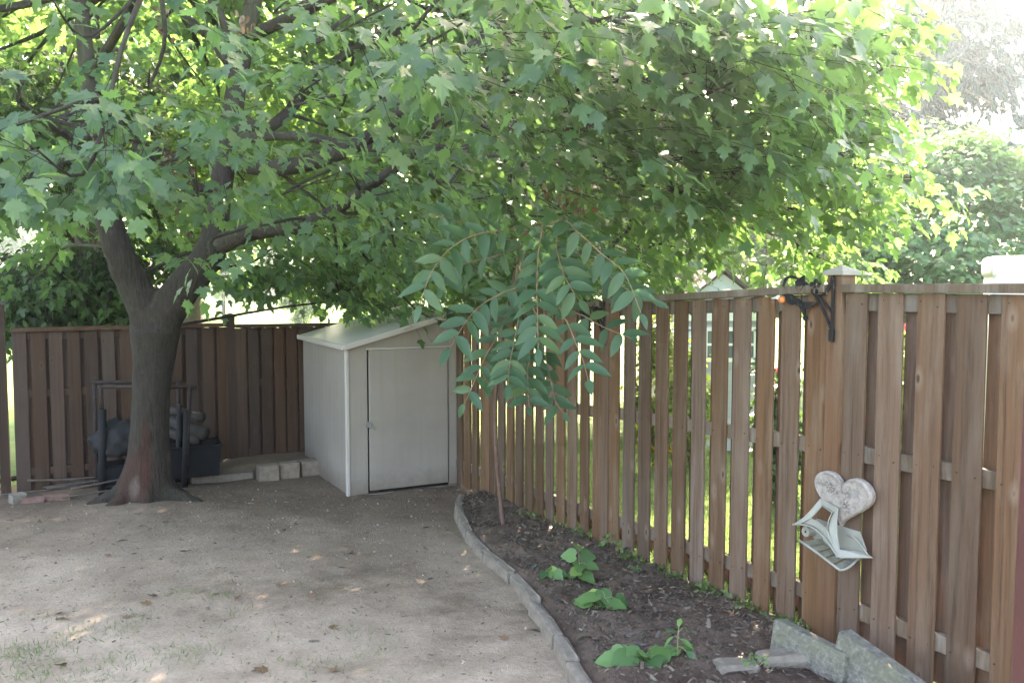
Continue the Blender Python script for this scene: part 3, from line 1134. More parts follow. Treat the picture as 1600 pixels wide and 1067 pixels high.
for (deg, reach, w_) in [(-118, .44, .085), (-64, .34, .08), (-12, .62, .085), (40, .4, .08), (95, .4, .08), (150, .4, .08), (-160, .5, .085)]:
    ca, sa = math.cos(R(deg)), math.sin(R(deg))
    pr_ = [(.06, .42), (.14, .22), (.22, .09), (.22 + .5 * (reach - .22), .012), (reach, -.035), (reach + .15, -.12)]
    m.tube(spline([(TREE_XY[0] + r_ * ca, TY + r_ * sa, TZ + z_) for r_, z_ in pr_], 18), np.interp(np.linspace(0, 1, 18), [0, .3, .6, .8, 1], [w_ * 1.3, w_ * 1.2, w_ * .95, w_ * .62, .025]), 10)
tmp = mesh_np("trunk_tmp", [tuple(np.array(p) - np.array(maple.location)) for p in m.v], m.f)
to = bpy.data.objects.new("trunk_tmp", tmp)
C.objects.link(to)
rm = to.modifiers.new("r", 'REMESH')
rm.mode = 'VOXEL'
rm.voxel_size = 0.024
sm = to.modifiers.new("s", 'SMOOTH')
sm.iterations = 6
sm.factor = 0.6
tx = bpy.data.textures.new("bark_relief", 'CLOUDS')
tx.noise_scale = 0.16
tx.noise_depth = 3
dm = to.modifiers.new("d", 'DISPLACE')
dm.texture = tx
dm.strength = 0.028
dm.mid_level = 0.5
dm.texture_coords = 'LOCAL'
dg = bpy.context.evaluated_depsgraph_get()
tme = bpy.data.meshes.new_from_object(to.evaluated_get(dg))
bpy.data.objects.remove(to)
tme.name = "trunk"
tme.materials.clear()
tme.polygons.foreach_set("use_smooth", [True] * len(tme.polygons))
link("trunk", tme, M['bark'], maple)

limbs = [(Pl, rl), (Pr, rr_)]
ML = np.array(maple.location)


def branch_obj(P, r, mat=None, sides=9, parent=None, origin=None):
    v, f = tube(P - (ML if origin is None else origin), r, sides)
    me = mesh_np("branch", v, f, True)
    return link("branch", me, mat or M['bark2'], parent or maple)


branch_obj(Pl[k - 1:], rl[k - 1:])
branch_obj(Pr[k2 - 1:], rr_[k2 - 1:])
BR = [
    [(332, 388, TY, 34), (372, 369, TY - .1, 30), (410, 360, TY - .2, 27), (460, 353, TY - .35, 25), (516, 334, TY - .5, 21), (556, 304, TY - .6, 18), (600, 276, TY - .75, 16), (640, 245, TY - .9, 14), (682, 188, TY - 1.1, 12), (722, 146, TY - 1.2, 9), (770, 100, TY - 1.4, 5)],
    [(352, 250, TY + .1, 28), (411, 262, TY - .1, 27), (471, 258, TY - .3, 26), (542, 234, TY - .5, 24), (605, 194, TY - .7, 23), (674, 137, TY - .9, 22), (737, 76, TY - 1.1, 20), (790, 25, TY - 1.3, 16), (850, -40, TY - 1.5, 10)],
    [(356, 225, TY + .1, 22), (400, 214, TY, 16), (475, 214, TY - .2, 15), (531, 225, TY - .4, 15), (606, 233, TY - .7, 14), (719, 234, TY - 1.2, 13), (800, 255, TY - 1.6, 11), (875, 263, TY - 2.0, 9), (950, 280, TY - 2.4, 7), (1060, 300, TY - 2.9, 4)],
    [(364, 180, TY + .1, 24), (402, 199, TY + .3, 20), (440, 186, TY + .6, 17), (501, 116, TY + .9, 15), (550, 80, TY + 1.1, 13), (625, 49, TY + 1.3, 11), (720, 20, TY + 1.5, 6)],
    [(358, 100, TY + .2, 16), (330, 60, TY + .3, 15), (300, 37, TY + .5, 14), (272, 2, TY + .7, 12), (240, -60, TY + .9, 7)],
    [(375, 90, TY + .2, 18), (352, 40, TY + .1, 16), (333, 5, TY, 14), (310, -60, TY - .3, 8)],
    [(348, 300, TY + .1, 16), (300, 290, TY - .1, 14), (272, 278, TY - .3, 13), (240, 250, TY - .8, 10), (200, 215, TY - 1.6, 8), (160, 170, TY - 2.6, 5)],
    [(152, 240, TY - .2, 16), (110, 215, TY - .8, 13), (70, 190, TY - 1.6, 10), (30, 160, TY - 2.4, 6)],
    [(705, 234, TY - 1.1, 9), (745, 225, TY - 1.4, 8), (800, 195, TY - 1.9, 7), (880, 160, TY - 2.5, 5), (960, 140, TY - 3, 3)],
    [(735, 75, TY - 1.1, 14), (830, 60, TY - 1.7, 12), (930, 30, TY - 2.3, 9), (1060, 60, TY - 3, 6), (1180, 80, TY - 3.3, 4)],
    [(875, 263, TY - 2.0, 6), (960, 240, TY - 2.4, 6), (1100, 250, TY - 2.8, 5), (1250, 268, TY - 3, 4), (1330, 280, TY - 3, 2)],
    [(385, 60, TY + .2, 20), (470, 20, TY - .6, 17), (560, -20, TY - 1.6, 13), (660, -60, TY - 2.6, 9), (760, -80, TY - 3.4, 5)],
    [(140, 120, TY - .4, 16), (190, 40, TY - 1.2, 13), (230, -40, TY - 2.2, 9), (260, -90, TY - 3.2, 5)],
]
for rows in BR:
    P, r = limb(rows, 26)
    limbs.append((P, r))
    branch_obj(P, r)

# leaf masses: (px, py, distance, half-width, half-depth, half-height, shoots)
LOBES = [
    (20, 120, 5.6, .9, 1.0, .5, 14), (25, 235, 5.2, .75, .9, .32, 28), (100, 250, 4.7, .5, .8, .2, 20), (50, 300, 5.3, .4, .8, .12, 10), (185, 205, 5.4, .55, .8, .26, 9),
    (120, 50, 6.2, 1.0, 1.1, .5, 10), (240, 150, 6.0, .7, .9, .4, 5), (285, 250, 6.1, .45, .7, .36, 7), (300, 275, 6.3, .42, .6, .2, 7), 
    (235, 30, 6.6, .8, 1.0, .4, 8), (430, 30, 6.2, .9, 1.2, .5, 7), (450, 150, 6.4, .9, 1.2, .5, 9), (460, 285, 6.8, .75, 1.0, .36, 12),
    (330, 400, 5.7, .12, .25, .1, 3), (300, 130, 10.5, 1.3, 1.0, .8, 26), (90, 130, 10.5, 1.4, 1.2, 1.0, 26), (60, 340, 10.2, 1.3, 1.0, .7, 40), (270, 330, 10.6, .8, .8, .45, 16),
    (520, 60, 5.6, 1.0, 1.1, .5, 17), (540, 180, 6.2, .95, 1.1, .5, 8), (560, 300, 7.0, .8, 1.0, .42, 11), (480, 375, 9.2, 1.0, .9, .45, 42), (440, 425, 9.6, .7, .7, .25, 26), (395, 425, 9.9, .6, .7, .26, 20),
    (520, 435, 9.6, .45, .6, .24, 18), (545, 470, 9.8, .25, .4, .16, 8), (470, 120, 9.8, 1.4, 1.2, .9, 34), (620, 405, 9.4, 1.0, .9, .4, 40), (600, 250, 9.6, 1.3, 1.1, .8, 34),
    (650, 60, 5.2, 1.0, 1.1, .45, 20), (680, 180, 6.0, .95, 1.1, .5, 14), (690, 310, 6.8, .8, 1.0, .4, 18), (700, 400, 8.2, 1.0, .9, .42, 44), (780, 435, 8.8, .95, .8, .33, 44), (680, 465, 9.4, .6, .5, .18, 20),
    (760, 130, 5.0, .8, 1.0, .4, 20), (800, 220, 5.6, .8, 1.0, .4, 17), (820, 330, 6.6, .9, 1.0, .45, 32), (860, 415, 8.0, .9, .8, .36, 44), (740, 190, 8.8, 1.4, 1.2, .9, 40), (850, 280, 8.6, 1.3, 1.0, .9, 44),
    (860, 60, 4.8, .9, 1.0, .45, 44), (920, 150, 5.0, .85, 1.0, .45, 50), (940, 260, 5.6, .85, .9, .42, 46), (940, 370, 6.8, .85, .9, .4, 48), (940, 425, 7.6, .65, .7, .24, 32),
    (980, 40, 4.6, .85, .9, .42, 46), (1030, 140, 4.8, .8, .9, .42, 50), (1050, 240, 5.2, .8, .9, .42, 48), (1060, 292, 6.0, .8, .8, .28, 40), (1000, 388, 6.6, .4, .5, .14, 14),
    (1120, 50, 4.8, .8, .9, .42, 44), (1150, 150, 5.0, .75, .9, .42, 46), (1170, 250, 5.4, .75, .8, .38, 46), (1165, 292, 6.0, .75, .8, .28, 36), (1235, 385, 6.6, .35, .5, .12, 10),
    (1010, 230, 9.6, 1.0, 1.0, .6, 44), (1080, 290, 9.2, .9, .9, .5, 40), (1120, 190, 9.8, 1.0, 1.0, .6, 44), (1170, 300, 9.4, .8, .8, .4, 34), (1060, 130, 10.2, 1.1, 1.0, .7, 40), (960, 330, 9.6, .9, .8, .45, 36),  # hidden masses added behind the others to shade the bed
    (400, 300, 10.6, .9, .8, .45, 26), (360, 350, 11, .7, .7, .35, 16), (480, 250, 10.8, 1.0, .8, .5, 24), (40, 430, 10.6, .6, .5, .25, 12),
    (1260, 40, 5.4, .45, .8, .42, 30), (1270, 130, 5.4, .45, .8, .36, 32), (1260, 230, 5.6, .5, .8, .36, 32), (1245, 325, 6.2, .5, .7, .3, 26), (1240, 400, 6.8, .4, .6, .14, 12),
    (1330, 120, 5.6, .18, .5, .2, 9), (1310, 40, 5.8, .25, .6, .26, 12), (1325, 265, 6.0, .22, .5, .12, 8), (1390, 285, 6.2, .35, .3, .07, 7), (1355, 180, 5.8, .1, .3, .08, 4),
]
AX = np.array([TREE_XY[0], TREE_XY[1], 2.5])
leafsets, twigs = [], []
limb_pts = np.concatenate([p for p, r in limbs])
used = np.zeros(len(limb_pts))
for (px, py, y, rx, ry, rz_, n) in LOBES:
    cen = V(px, py, y)
    ls, tw = shoots(cen, (rx, ry, rz_), int(n * (0.95 if px > 850 else 1.12)), AX, 8, (0.28, 0.55), (0.085, 0.135) if px > 760 else (0.095, 0.148), flat=.32)
    leafsets.append(ls)
    twigs.append(tw)
    # the bough that carries this mass
    dd = np.linalg.norm(limb_pts - cen, axis=1) + 0.35 * np.abs(limb_pts[:, 2] - cen[2])
    qi = int(np.argmin(dd + used))
    q = limb_pts[qi]
    used += 0.9 * np.exp(-np.sum((limb_pts - q) ** 2, axis=1) / 0.12)
    end = cen + unit(cen - AX) * np.array([rx, ry, rz_ * .3]) * 0.8
    midp = (q + cen) / 2 + np.array([0, 0, 0.1]) + rng.normal(size=3) * np.array([.16, .16, .08])
    P = spline([q, midp, cen + rng.normal(size=3) * .08, end], 14)
    branch_obj(P, np.linspace(0.02, 0.005, 14), sides=6)
    # side twigs reach from the bough to the shoots
    idx = rng.integers(3, 14, len(tw[0]))
    st = P[idx]
    sel = np.linalg.norm(st - tw[0], axis=1) < .75
    md = (st + tw[0]) / 2 + np.array([0, 0, 0.04])
    twigs.append((st[sel], md[sel], tw[0][sel]))

# the rest of the crown, higher than the view, which shades the yard
SHADE = [(.3, 10.5, 4.6), (-.4, 10.1, 4.5), (1.0, 10.7, 4.8), (.1, 9.6, 4.0), (-1.2, 10.6, 4.9), (.5, 11.6, 5.4), (-.5, 11.4, 5.5)]  # extra leaf masses added in the sun's path to block flecks on the ground
for i in range(165 + len(SHADE)):
    th = rng.uniform(0, 2 * math.pi)
    rr = math.sqrt(rng.uniform(0.0, 1)) * 6.1
    zz = rng.uniform(4.4, 9.0)
    k_ = math.sqrt(max(0.05, 1 - ((zz - 4.2) / 6.2) ** 2))
    cx, cy = TREE_XY[0] + 1.3 + rr * k_ * math.cos(th), TREE_XY[1] + 0.6 + rr * k_ * math.sin(th) * .95
    if i >= 165:
        cx, cy, zz = SHADE[i - 165]
    pp = project((cx, cy, zz - .7))
    if (pp[2] > 0 and pp[1] > -60 and 1250 < pp[0] < 1700) or cy < 6.9 or cx > 1.9:
        continue
    ls, tw = shoots((cx, cy, zz), (1.15, 1.15, .65), 38, AX, 8, (0.3, 0.6), (0.11, 0.16))
    leafsets.append(ls)
    twigs.append(tw)
    q = limb_pts[int(np.argmin(np.linalg.norm(limb_pts - np.array((cx, cy, zz)), axis=1)))]
    P = spline([q, (q + np.array((cx, cy, zz))) / 2 + rng.normal(size=3) * .15, (cx, cy, zz)], 8)
    branch_obj(P, np.linspace(0.05, 0.012, 8), sides=6)

P = np.concatenate([s[0] for s in leafsets]); T_ = np.concatenate([s[1] for s in leafsets]); N_ = np.concatenate([s[2] for s in leafsets])
S_ = np.concatenate([s[3] for s in leafsets]); R_ = np.concatenate([s[4] for s in leafsets])
# keep the bole and the lower fork clear of leaves
pu, pv, pd_ = project(P)
cl = (np.abs(P[:, 1] - TY) < 0.5) & (P[:, 2] < 1.9) & (np.abs(P[:, 0] - TREE_XY[0]) < .5)
keep = ~cl & (pd_ > 2.9)
P, T_, N_, S_, R_ = P[keep], T_[keep], N_[keep], S_[keep], R_[keep]
pu, pv, pd_ = project(P)
infr = (pu > 5) & (pu < 1595) & (pv > 5) & (pv < 1000)
score = np.where(infr, S_ / pd_, 0)
hero = np.argsort(-score)[:300]
hm = np.zeros(len(P), bool)
hm[hero] = True
hv = []
for kk in range(4):
    vv = MAPLE_V.copy()
    vv[:, 2] += 0.04 * np.sin(vv[:, 0] * 9 + kk) * vv[:, 1] - 0.08 * kk / 3 * vv[:, 1] ** 2
    vv[:, 0] *= 1 + 0.06 * (kk - 1.5)
    pet_v = np.array([(-.012, 0.03, 0), (.012, 0.03, 0), (0, -.45, .09)])
    allv = np.vstack([vv, pet_v])
    b_ = len(vv)
    me = mesh_tris("leaf", allv, np.vstack([MAPLE_F, [(b_, b_ + 1, b_ + 2)]]), False)
    me.materials.append(M['leaf_o'])
    hv.append(me)
for i in hero:
    t = unit(T_[i])
    x = unit(np.cross(t, N_[i]))
    z = np.cross(x, t)
    mt = Matrix(((x[0], t[0], z[0], P[i][0] - ML[0]), (x[1], t[1], z[1], P[i][1] - ML[1]), (x[2], t[2], z[2], P[i][2] - ML[2]), (0, 0, 0, 1)))
    o = link("leaf", hv[int(i) % 4], None, maple)
    o.matrix_local = mt @ Matrix.Scale(float(S_[i]), 4)
near = ~hm & (pd_ < 7.5) & infr
far = ~hm & ~near
parts_ = []
ni = np.where(near)[0]
for kk in range(4):
    q = ni[kk::4]
    tv_ = MAPLE_V.copy()
    tv_[:, 0] *= (1.0, .9, 1.08, .96)[kk]
    tv_[:, 2] += (0, -.16, .1, -.05)[kk] * tv_[:, 1] ** 2 + (.0, .2, -.12, .1)[kk] * tv_[:, 0] * tv_[:, 1] + (.03, .05, .02, .06)[kk] * np.sin(7 * tv_[:, 0] + kk * 2) * tv_[:, 1]
    parts_.append(scatter(tv_, MAPLE_F, P[q], T_[q], N_[q], S_[q], R_[q]))
oo, v1, f1, r1 = 0, [], [], []
for v_, f_, r_ in parts_:
    v1.append(v_); f1.append(f_ + oo); r1.append(r_)
    oo += len(v_)
v1, f1, r1 = np.concatenate(v1), np.concatenate(f1), np.concatenate(r1)
v2, f2, r2 = scatter(MLO_V, MLO_F, P[far], T_[far], N_[far], S_[far], R_[far])
me = mesh_tris("foliage", np.concatenate([v1, v2]) - ML, np.concatenate([f1, f2 + len(v1)]), False, np.concatenate([r1, r2]))
o = link("foliage", me, M['leaf'], maple)
o["kind"] = "stuff"
print("maple leaves", len(P))
v, f = twig_mesh(twigs, 0.0032)
o = link("twigs", mesh_tris("twigs", v - ML, f), M['bark2'], maple)
o["kind"] = "stuff"
# hanging clusters of dead brown leaves and seeds
for (px, py, y) in [(868, 285, 5.7), (890, 310, 5.7), (912, 322, 5.7), (920, 190, 5.1), (155, 240, 5.2), (262, 245, 6.3), (292, 283, 6.6), (378, 40, 7.0), (250, 28, 7.0), (810, 195, 5.6)]:
    n = 26
    Pd = V(px, py, y) + rng.normal(size=(n, 3)) * np.array([.05, .05, .07])
    Td = norm_rows(rng.normal(size=(n, 3)) * .5 - np.array([0, 0, 1.0]))
    v, f, r = scatter(HEX_V * np.array([.55, 1, 1]), HEX_F, Pd, Td, norm_rows(rng.normal(size=(n, 3))), rng.uniform(.04, .085, n), rng.uniform(0, 1, n))
    o = link("dead_leaf_cluster", mesh_tris("dead_leaf_cluster", v - ML, f, False, r), M['dead'], maple)
    o["kind"] = "stuff"

# ------------------------------------------------------------------ background trees
def leafy_tree(name, label, cat, foot, trunk_pts, trunk_r, lobes, mat, bark, n_per, size, tmpl=(HEX_V, HEX_F), leaves=8, L=(0.35, 0.8), group=None, droop=0.2, extra=(), twig_r=0.009):
    foot = np.asarray(foot, float)
    root = empty(name, foot, label, cat, group)
    if trunk_pts is not None:
        tp = spline(np.asarray(trunk_pts, float), 14)
        v, f = tube(tp - foot, np.linspace(trunk_r[0], trunk_r[1], 14), 10)
        link("trunk", mesh_np("trunk", v, f, True), bark, root)
    for rows, r0, r1 in extra:
        q = spline(np.asarray(rows, float), 12)
        v, f = tube(q - foot, np.linspace(r0, r1, 12), 8)
        link("branch", mesh_np("branch", v, f, True), bark, root)
    ls_all, tw_all = [], []
    top = foot if trunk_pts is None else np.asarray(trunk_pts[-1], float)
    ax = np.array([foot[0], foot[1], top[2]])
    for (c, rad) in lobes:
        c = np.asarray(c, float)
        ls, tw = shoots(c, rad, n_per, ax, leaves, L, size, droop)
        ls_all.append(ls)
        tw_all.append(tw)
        if trunk_pts is not None:
            q = tp[int(np.argmin(np.linalg.norm(tp - c, axis=1)))]
            br = spline([q, (q + c) / 2 + rng.normal(size=3) * .1, c], 8)
            tw_all.append((br[:-1], (br[:-1] + br[1:]) / 2, br[1:]))
    P, T_, N_, S_, R_ = [np.concatenate([s[i] for s in ls_all]) for i in range(5)]
    v, f, r = scatter(tmpl[0], tmpl[1], P, T_, N_, S_, R_)
    o = link("crown", mesh_tris("crown", v - foot, f, False, r), mat, root)
    v, f = twig_mesh(tw_all, twig_r)
    o = link("twigs", mesh_tris("twigs", v - foot, f), bark, root)
    o["kind"] = "stuff"
    return root


def rand_lobes(cen, rad, n, lr, zbias=1.0):
    out = []
    for _ in range(n):
        d = unit(rng.normal(size=3))
        r = rng.uniform(.2, 1) ** .5
        p = np.asarray(cen) + d * r * np.asarray(rad)
        k_ = rng.uniform(.75, 1.25)
        out.append((p, (lr[0] * k_, lr[1] * k_, lr[2] * k_)))
    return out


def on_lot(px, y):
    p = V(px, 500, y)
    return np.array([p[0], p[1], float(gz(p[0], p[1]))])


# maple behind the shed with the pale grey trunk
ft = on_lot(612, 13.2)
leafy_tree("maple_tree", "mid-green maple with a pale grey trunk standing just behind the shed roof", "tree", ft,
           [ft - (0, 0, .3), V(612, 480, 13.2), V(606, 440, 13.2), V(596, 390, 13.3), V(585, 300, 13.5), V(590, 120, 13.7), V(590, -80, 13.7)], (0.17, 0.05),
           rand_lobes(V(640, 180, 14.5), (3.6, 2.0, 2.4), 34, (1.2, 1.1, .7)) + rand_lobes(V(690, 400, 13.6), (2.0, 1.0, .5), 9, (.9, .8, .4)), M['leaf_far'], M['bark_grey'], 52, (0.1, 0.16), (MLO_V, MLO_F),
           extra=[([V(608, 455, 13.2), V(630, 420, 13.0), V(655, 390, 12.8), V(690, 340, 12.6)], .09, .03), ([V(612, 478, 13.2), V(592, 472, 13.1), V(560, 455, 13.0), V(520, 450, 12.9)], .035, .012)])
# dense tree behind the left of the back fence
ft = on_lot(95, 12.6)
leafy_tree("maple_tree", "dense dark green maple rising over the left end of the back fence", "tree", ft,
           [ft - (0, 0, .3), V(98, 420, 12.6), V(100, 250, 12.7), V(105, 60, 12.8)], (0.22, 0.08),
           rand_lobes(V(115, 430, 12.2), (.95, .8, .75), 14, (.6, .6, .4)) + rand_lobes(V(70, 250, 12.6), (1.9, 1.2, 1.7), 20, (.9, .9, .6)), M['leaf_dark'], M['bark_dark'], 50, (0.1, 0.15), (MLO_V, MLO_F),
           extra=[([V(70, 470, 12.3), V(40, 455, 12.2), V(5, 460, 12.1), V(-30, 455, 12.0)], .05, .02), ([V(80, 440, 12.3), V(40, 432, 12.1), V(0, 428, 12), V(-30, 420, 12)], .04, .012), ([V(90, 400, 12.3), V(50, 400, 12.2), V(0, 405, 12.1)], .05, .02)])
# big dark trunk further back on the left
ft = on_lot(128, 16.5)
leafy_tree("maple_tree", "tall maple with a thick dark trunk behind the left limb of the yard maple", "tree", ft,
           [ft - (0, 0, .3), V(136, 420, 16.5), V(134, 200, 16.5), V(136, 90, 16.5), V(128, -40, 16.5), V(120, -200, 16.6)], (0.36, 0.2),
           rand_lobes(V(120, 60, 17), (3.6, 2.2, 2.8), 36, (1.4, 1.2, .8)), M['leaf_far'], M['bark_dark'], 46, (0.12, 0.18), (MLO_V, MLO_F),
           extra=[([V(134, 120, 16.5), V(180, 80, 16.3), V(240, 75, 16.1)], .1, .03), ([V(134, 180, 16.5), V(80, 160, 16.3), V(0, 150, 16.2)], .1, .03), ([V(132, 100, 16.5), V(60, 20, 16.4), V(20, -40, 16.4)], .14, .06)])
ft = on_lot(300, 19)
leafy_tree("maple_tree", "bright green maple seen through the fork of the yard maple", "tree", ft,
           [ft - (0, 0, .3), V(300, 420, 19), V(305, 250, 19), V(310, 50, 19)], (0.25, 0.1),
           rand_lobes(V(330, 190, 19.5), (4.2, 2.5, 3.2), 38, (1.5, 1.3, .9)), M['leaf_far'], M['bark_dark'], 46, (0.14, 0.2), (MLO_V, MLO_F))
ft = on_lot(880, 17)
leafy_tree("maple_tree", "leafy maple standing behind the far corner of the side fence", "tree", ft,
           [ft - (0, 0, .3), V(880, 420, 17), V(885, 250, 17), V(880, 50, 17)], (0.25, 0.1),
           rand_lobes(V(890, 270, 17), (2.6, 1.8, 2.3), 36, (1.2, 1.1, .75)), M['leaf_dark'], M['bark_dark'], 50, (0.13, 0.19), (MLO_V, MLO_F))
ft = on_lot(1180, 24)
leafy_tree("maple_tree", "hazy green tree rising behind the gabled garden shed", "tree", ft,
           [ft - (0, 0, .3), V(1180, 420, 24), V(1185, 300, 24), V(1180, 160, 24)], (0.25, 0.1),
           rand_lobes(V(1180, 290, 24), (3.4, 2, 2.4), 34, (1.4, 1.2, .9)), M['leaf_far'], M['bark_dark'], 44, (0.17, 0.25), (HEX_V, HEX_F))

# lilac-like shrub over the right of the fence
ft = on_lot(1470, 10.6)
lob = []
for (px, py, y, a_, c_) in [(1480, 320, 10.6, .8, .55), (1400, 370, 10.4, .8, .5), (1540, 300, 10.8, .7, .55), (1460, 265, 10.8, .55, .35), (1560, 390, 10.2, .8, .5), (1340, 400, 10.6, .7, .35), (1450, 410, 10.0, .8, .4),
                            (1600, 330, 11, .7, .5), (1590, 280, 11, .5, .3), (1500, 250, 10.9, .4, .25), (1320, 350, 11, .5, .35), (1370, 315, 11, .5, .35), (1430, 300, 10.9, .6, .4), (1640, 380, 10.8, .8, .6), (1680, 300, 11, .8, .6),
                            (1480, 470, 10.2, 1.0, .5), (1380, 480, 10.4, .9, .5), (1570, 480, 10.2, .9, .5)]:
    lob.append((V(px, py, y), (a_, a_, c_)))
leafy_tree("flowering_shrub", "big pale green leafy shrub spreading above the right part of the side fence", "shrub", ft,
           [ft - (0, 0, .2), V(1470, 440, 10.6), V(1475, 360, 10.6), V(1480, 300, 10.7)], (0.08, 0.03), lob, M['leaf_lilac'], M['bark_grey'], 150, (0.06, 0.095), (HEX_V, HEX_F), 10, (0.25, 0.5), droop=-0.25, twig_r=.0035,
           extra=[([ft, V(1420, 440, 10.4), V(1400, 350, 10.5)], .04, .015), ([ft, V(1540, 430, 10.4), V(1560, 330, 10.7)], .04, .015), ([ft, V(1500, 420, 10.3), V(1520, 290, 10.8)], .035, .012)])

# spruce
ft = on_lot(1388, 20)
spr = empty("spruce_tree", ft, "tall blue-grey spruce with drooping boughs against the bright sky", "tree")
tp = spline([ft, V(1388, 300, 20), V(1386, 100, 20), V(1380, -100, 20), V(1376, -420, 20)], 20)
v, f = tube(tp - ft, np.linspace(0.27, 0.07, 20), 10)
link("trunk", mesh_np("trunk", v, f, True), M['bark_grey'], spr)
Pn, Tn, Nn, Sn, Rn, tw = [], [], [], [], [], []
for i in range(70):
    if i < 26:
        tgt = [(1540, 100), (1580, 80), (1500, 60), (1560, 20), (1470, 30), (1450, 90), (1520, 120), (1490, 130), (1560, 110), (1460, 150), (1500, 190), (1530, 215), (1560, 225), (1430, 190), (1410, 215), (1470, 200),
               (1590, 40), (1540, -20), (1480, -30), (1440, 10), (1590, 240), (1440, 215), (1330, 100), (1340, 30), (1320, 160), (1345, 210)][i]
        y = 20 + rng.uniform(-1.2, 1.0)
        tip = V(tgt[0], tgt[1], y)
        st = V(1386, tgt[1] - rng.uniform(0, 45), 20)
    else:
        zz = rng.uniform(6.5, 14)
        st = np.array([tp[0][0], 20, zz])
        th = rng.uniform(0, 2 * math.pi)
        ln = 3.2 * (1 - (zz - 4) / 12)
        tip = st + np.array([math.cos(th) * ln, math.sin(th) * ln, -.45 * ln])
    mid = (st + tip) / 2 + np.array([0, 0, .12])
    bough = spline([st, mid, tip + np.array([0, 0, -.05]), tip + (tip - st) * .12 + np.array([0, 0, .12])], 16)
    v, f = tube(bough - ft, np.linspace(.045, .008, 16), 5)
    link("branch", mesh_np("branch", v, f, True), M['bark_grey'], spr)
    nb = 34 if i < 26 else 10
    for _ in range(nb):
        t = rng.uniform(.3, 1)
        q = bough[min(15, int(t * 15))]
        d = unit(rng.normal(size=3) * np.array([.6, .6, .2]) + unit(tip - st) * .5 - np.array([0, 0, rng.uniform(.1, 1.2)]))
        ln = rng.uniform(.25, .7)
        e = q + d * ln - np.array([0, 0, .25 * ln])
        tw.append((q[None], ((q + e) / 2 + d * .03)[None], e[None]))
        k_ = 40
        tt = rng.uniform(0, 1, k_)[:, None]
        pts = q * (1 - tt) + e * tt + rng.normal(size=(k_, 3)) * .02
        Pn.append(pts)
        Tn.append(norm_rows(unit(e - q) * 1.0 + rng.normal(size=(k_, 3)) * .38 - np.array([0, 0, .35])))
        Nn.append(norm_rows(rng.normal(size=(k_, 3)) + np.array([0, 0, .5])))
        Sn.append(rng.uniform(.12, .24, k_))
        Rn.append(np.clip(rng.uniform(0, .5) + rng.uniform(0, .5, k_), 0, 1))
P, T_, N_, S_, R_ = map(np.concatenate, (Pn, Tn, Nn, Sn, Rn))
v, f, r = scatter(QUAD_V * np.array([.42, 1, 1]), QUAD_F, P, T_, N_, S_, R_)
link("crown", mesh_tris("crown", v - ft, f, False, r), M['needle'], spr)
v, f = twig_mesh(tw, .005)
o = link("twigs", mesh_tris("twigs", v - ft, f), M['bark_grey'], spr)
o["kind"] = "stuff"

# trees across the field
for (px, y, h, w, lab) in [(20, 60, 9, 5, "pale far-off tree across the field at the left edge"), (130, 75, 11, 6, "far-off tree across the field behind the dense dark maple"), (290, 70, 10, 6, "far-off rounded tree across the field left of the brick house"),
                           (350, 48, 6, 3, "small bright tree in the field just right of the maple trunk"), (470, 85, 12, 6, "far-off tree across the field right of the brick house"), (540, 80, 10, 6, "far-off tree across the field above the shed roof"),
                           (475, 34, 2.6, 1.2, "young yellow-green tree beside the light pole in the field"), (640, 80, 11, 6, "far-off tree across the field behind the pale grey trunk"), (760, 75, 11, 7, "far-off tree across the field hidden by the compound leaves"),
                           (1000, 60, 10, 6, "far-off tree beyond the neighbour's gabled shed"), (1330, 45, 9, 5, "far-off tree behind the spruce trunk"), (-120, 60, 10, 6, "far-off tree across the field past the gate")]:
    ft = on_lot(px, y)
    leafy_tree("field_tree", lab, "tree", ft, [ft - (0, 0, .3), ft + (0, 0, h * .3), ft + (.2, 0, h * .6), ft + (0.1, 0, h * .8)], (h * .02, h * .008),
               rand_lobes(ft + np.array([0, 0, h * .58]), (w * .62, w * .55, h * .34), 14, (w * .3, w * .3, h * .12)), M['leaf_far'], M['bark_dark'], 40, (h * .035, h * .05), (QUAD_V * np.array([1.3, 1, 1]), QUAD_F), 6, (h * .06, h * .12),
               group="trees across the field")

# ------------------------------------------------------------------ houses, pole and neighbour's shed
def house(label, cx, y, w, h, roof_h, wallmat, windows):
    p = V(cx, 480, y)
    z = float(gz(p[0], p[1])) - .2
    o = empty("brick_house", (p[0], y, z), label, "house", rotz=0.08)
    Mesh().box((0, 4, h / 2), (w, 8, h)).link("wall", wallmat, o)
    Mesh().add([(-w / 2 - .4, -.4, h), (w / 2 + .4, -.4, h), (w / 2 + .4, 8.4, h), (-w / 2 - .4, 8.4, h), (-w / 2 + 2, 4, h + roof_h), (w / 2 - 2, 4, h + roof_h)],
               [(3, 2, 1, 0), (0, 1, 5, 4), (1, 2, 5), (2, 3, 4, 5), (3, 0, 4)]).link("roof", M['shingle'], o)
    for (x, zc, ww, hh) in windows:
        f = Mesh()
        for (dx, dz, sx, sz) in [(-ww / 2, 0, .1, hh), (ww / 2, 0, .1, hh), (0, hh / 2, ww + .1, .1), (0, -hh / 2, ww + .1, .1), (0, 0, .08, hh)]:
            f.box((x + dx, -.03, zc + dz), (sx, .08, sz))
        wo = f.link("window", M['white'], o)
        Mesh().box((x, .0, zc), (ww, .05, hh)).link("pane", M['glass'], wo)
    return o


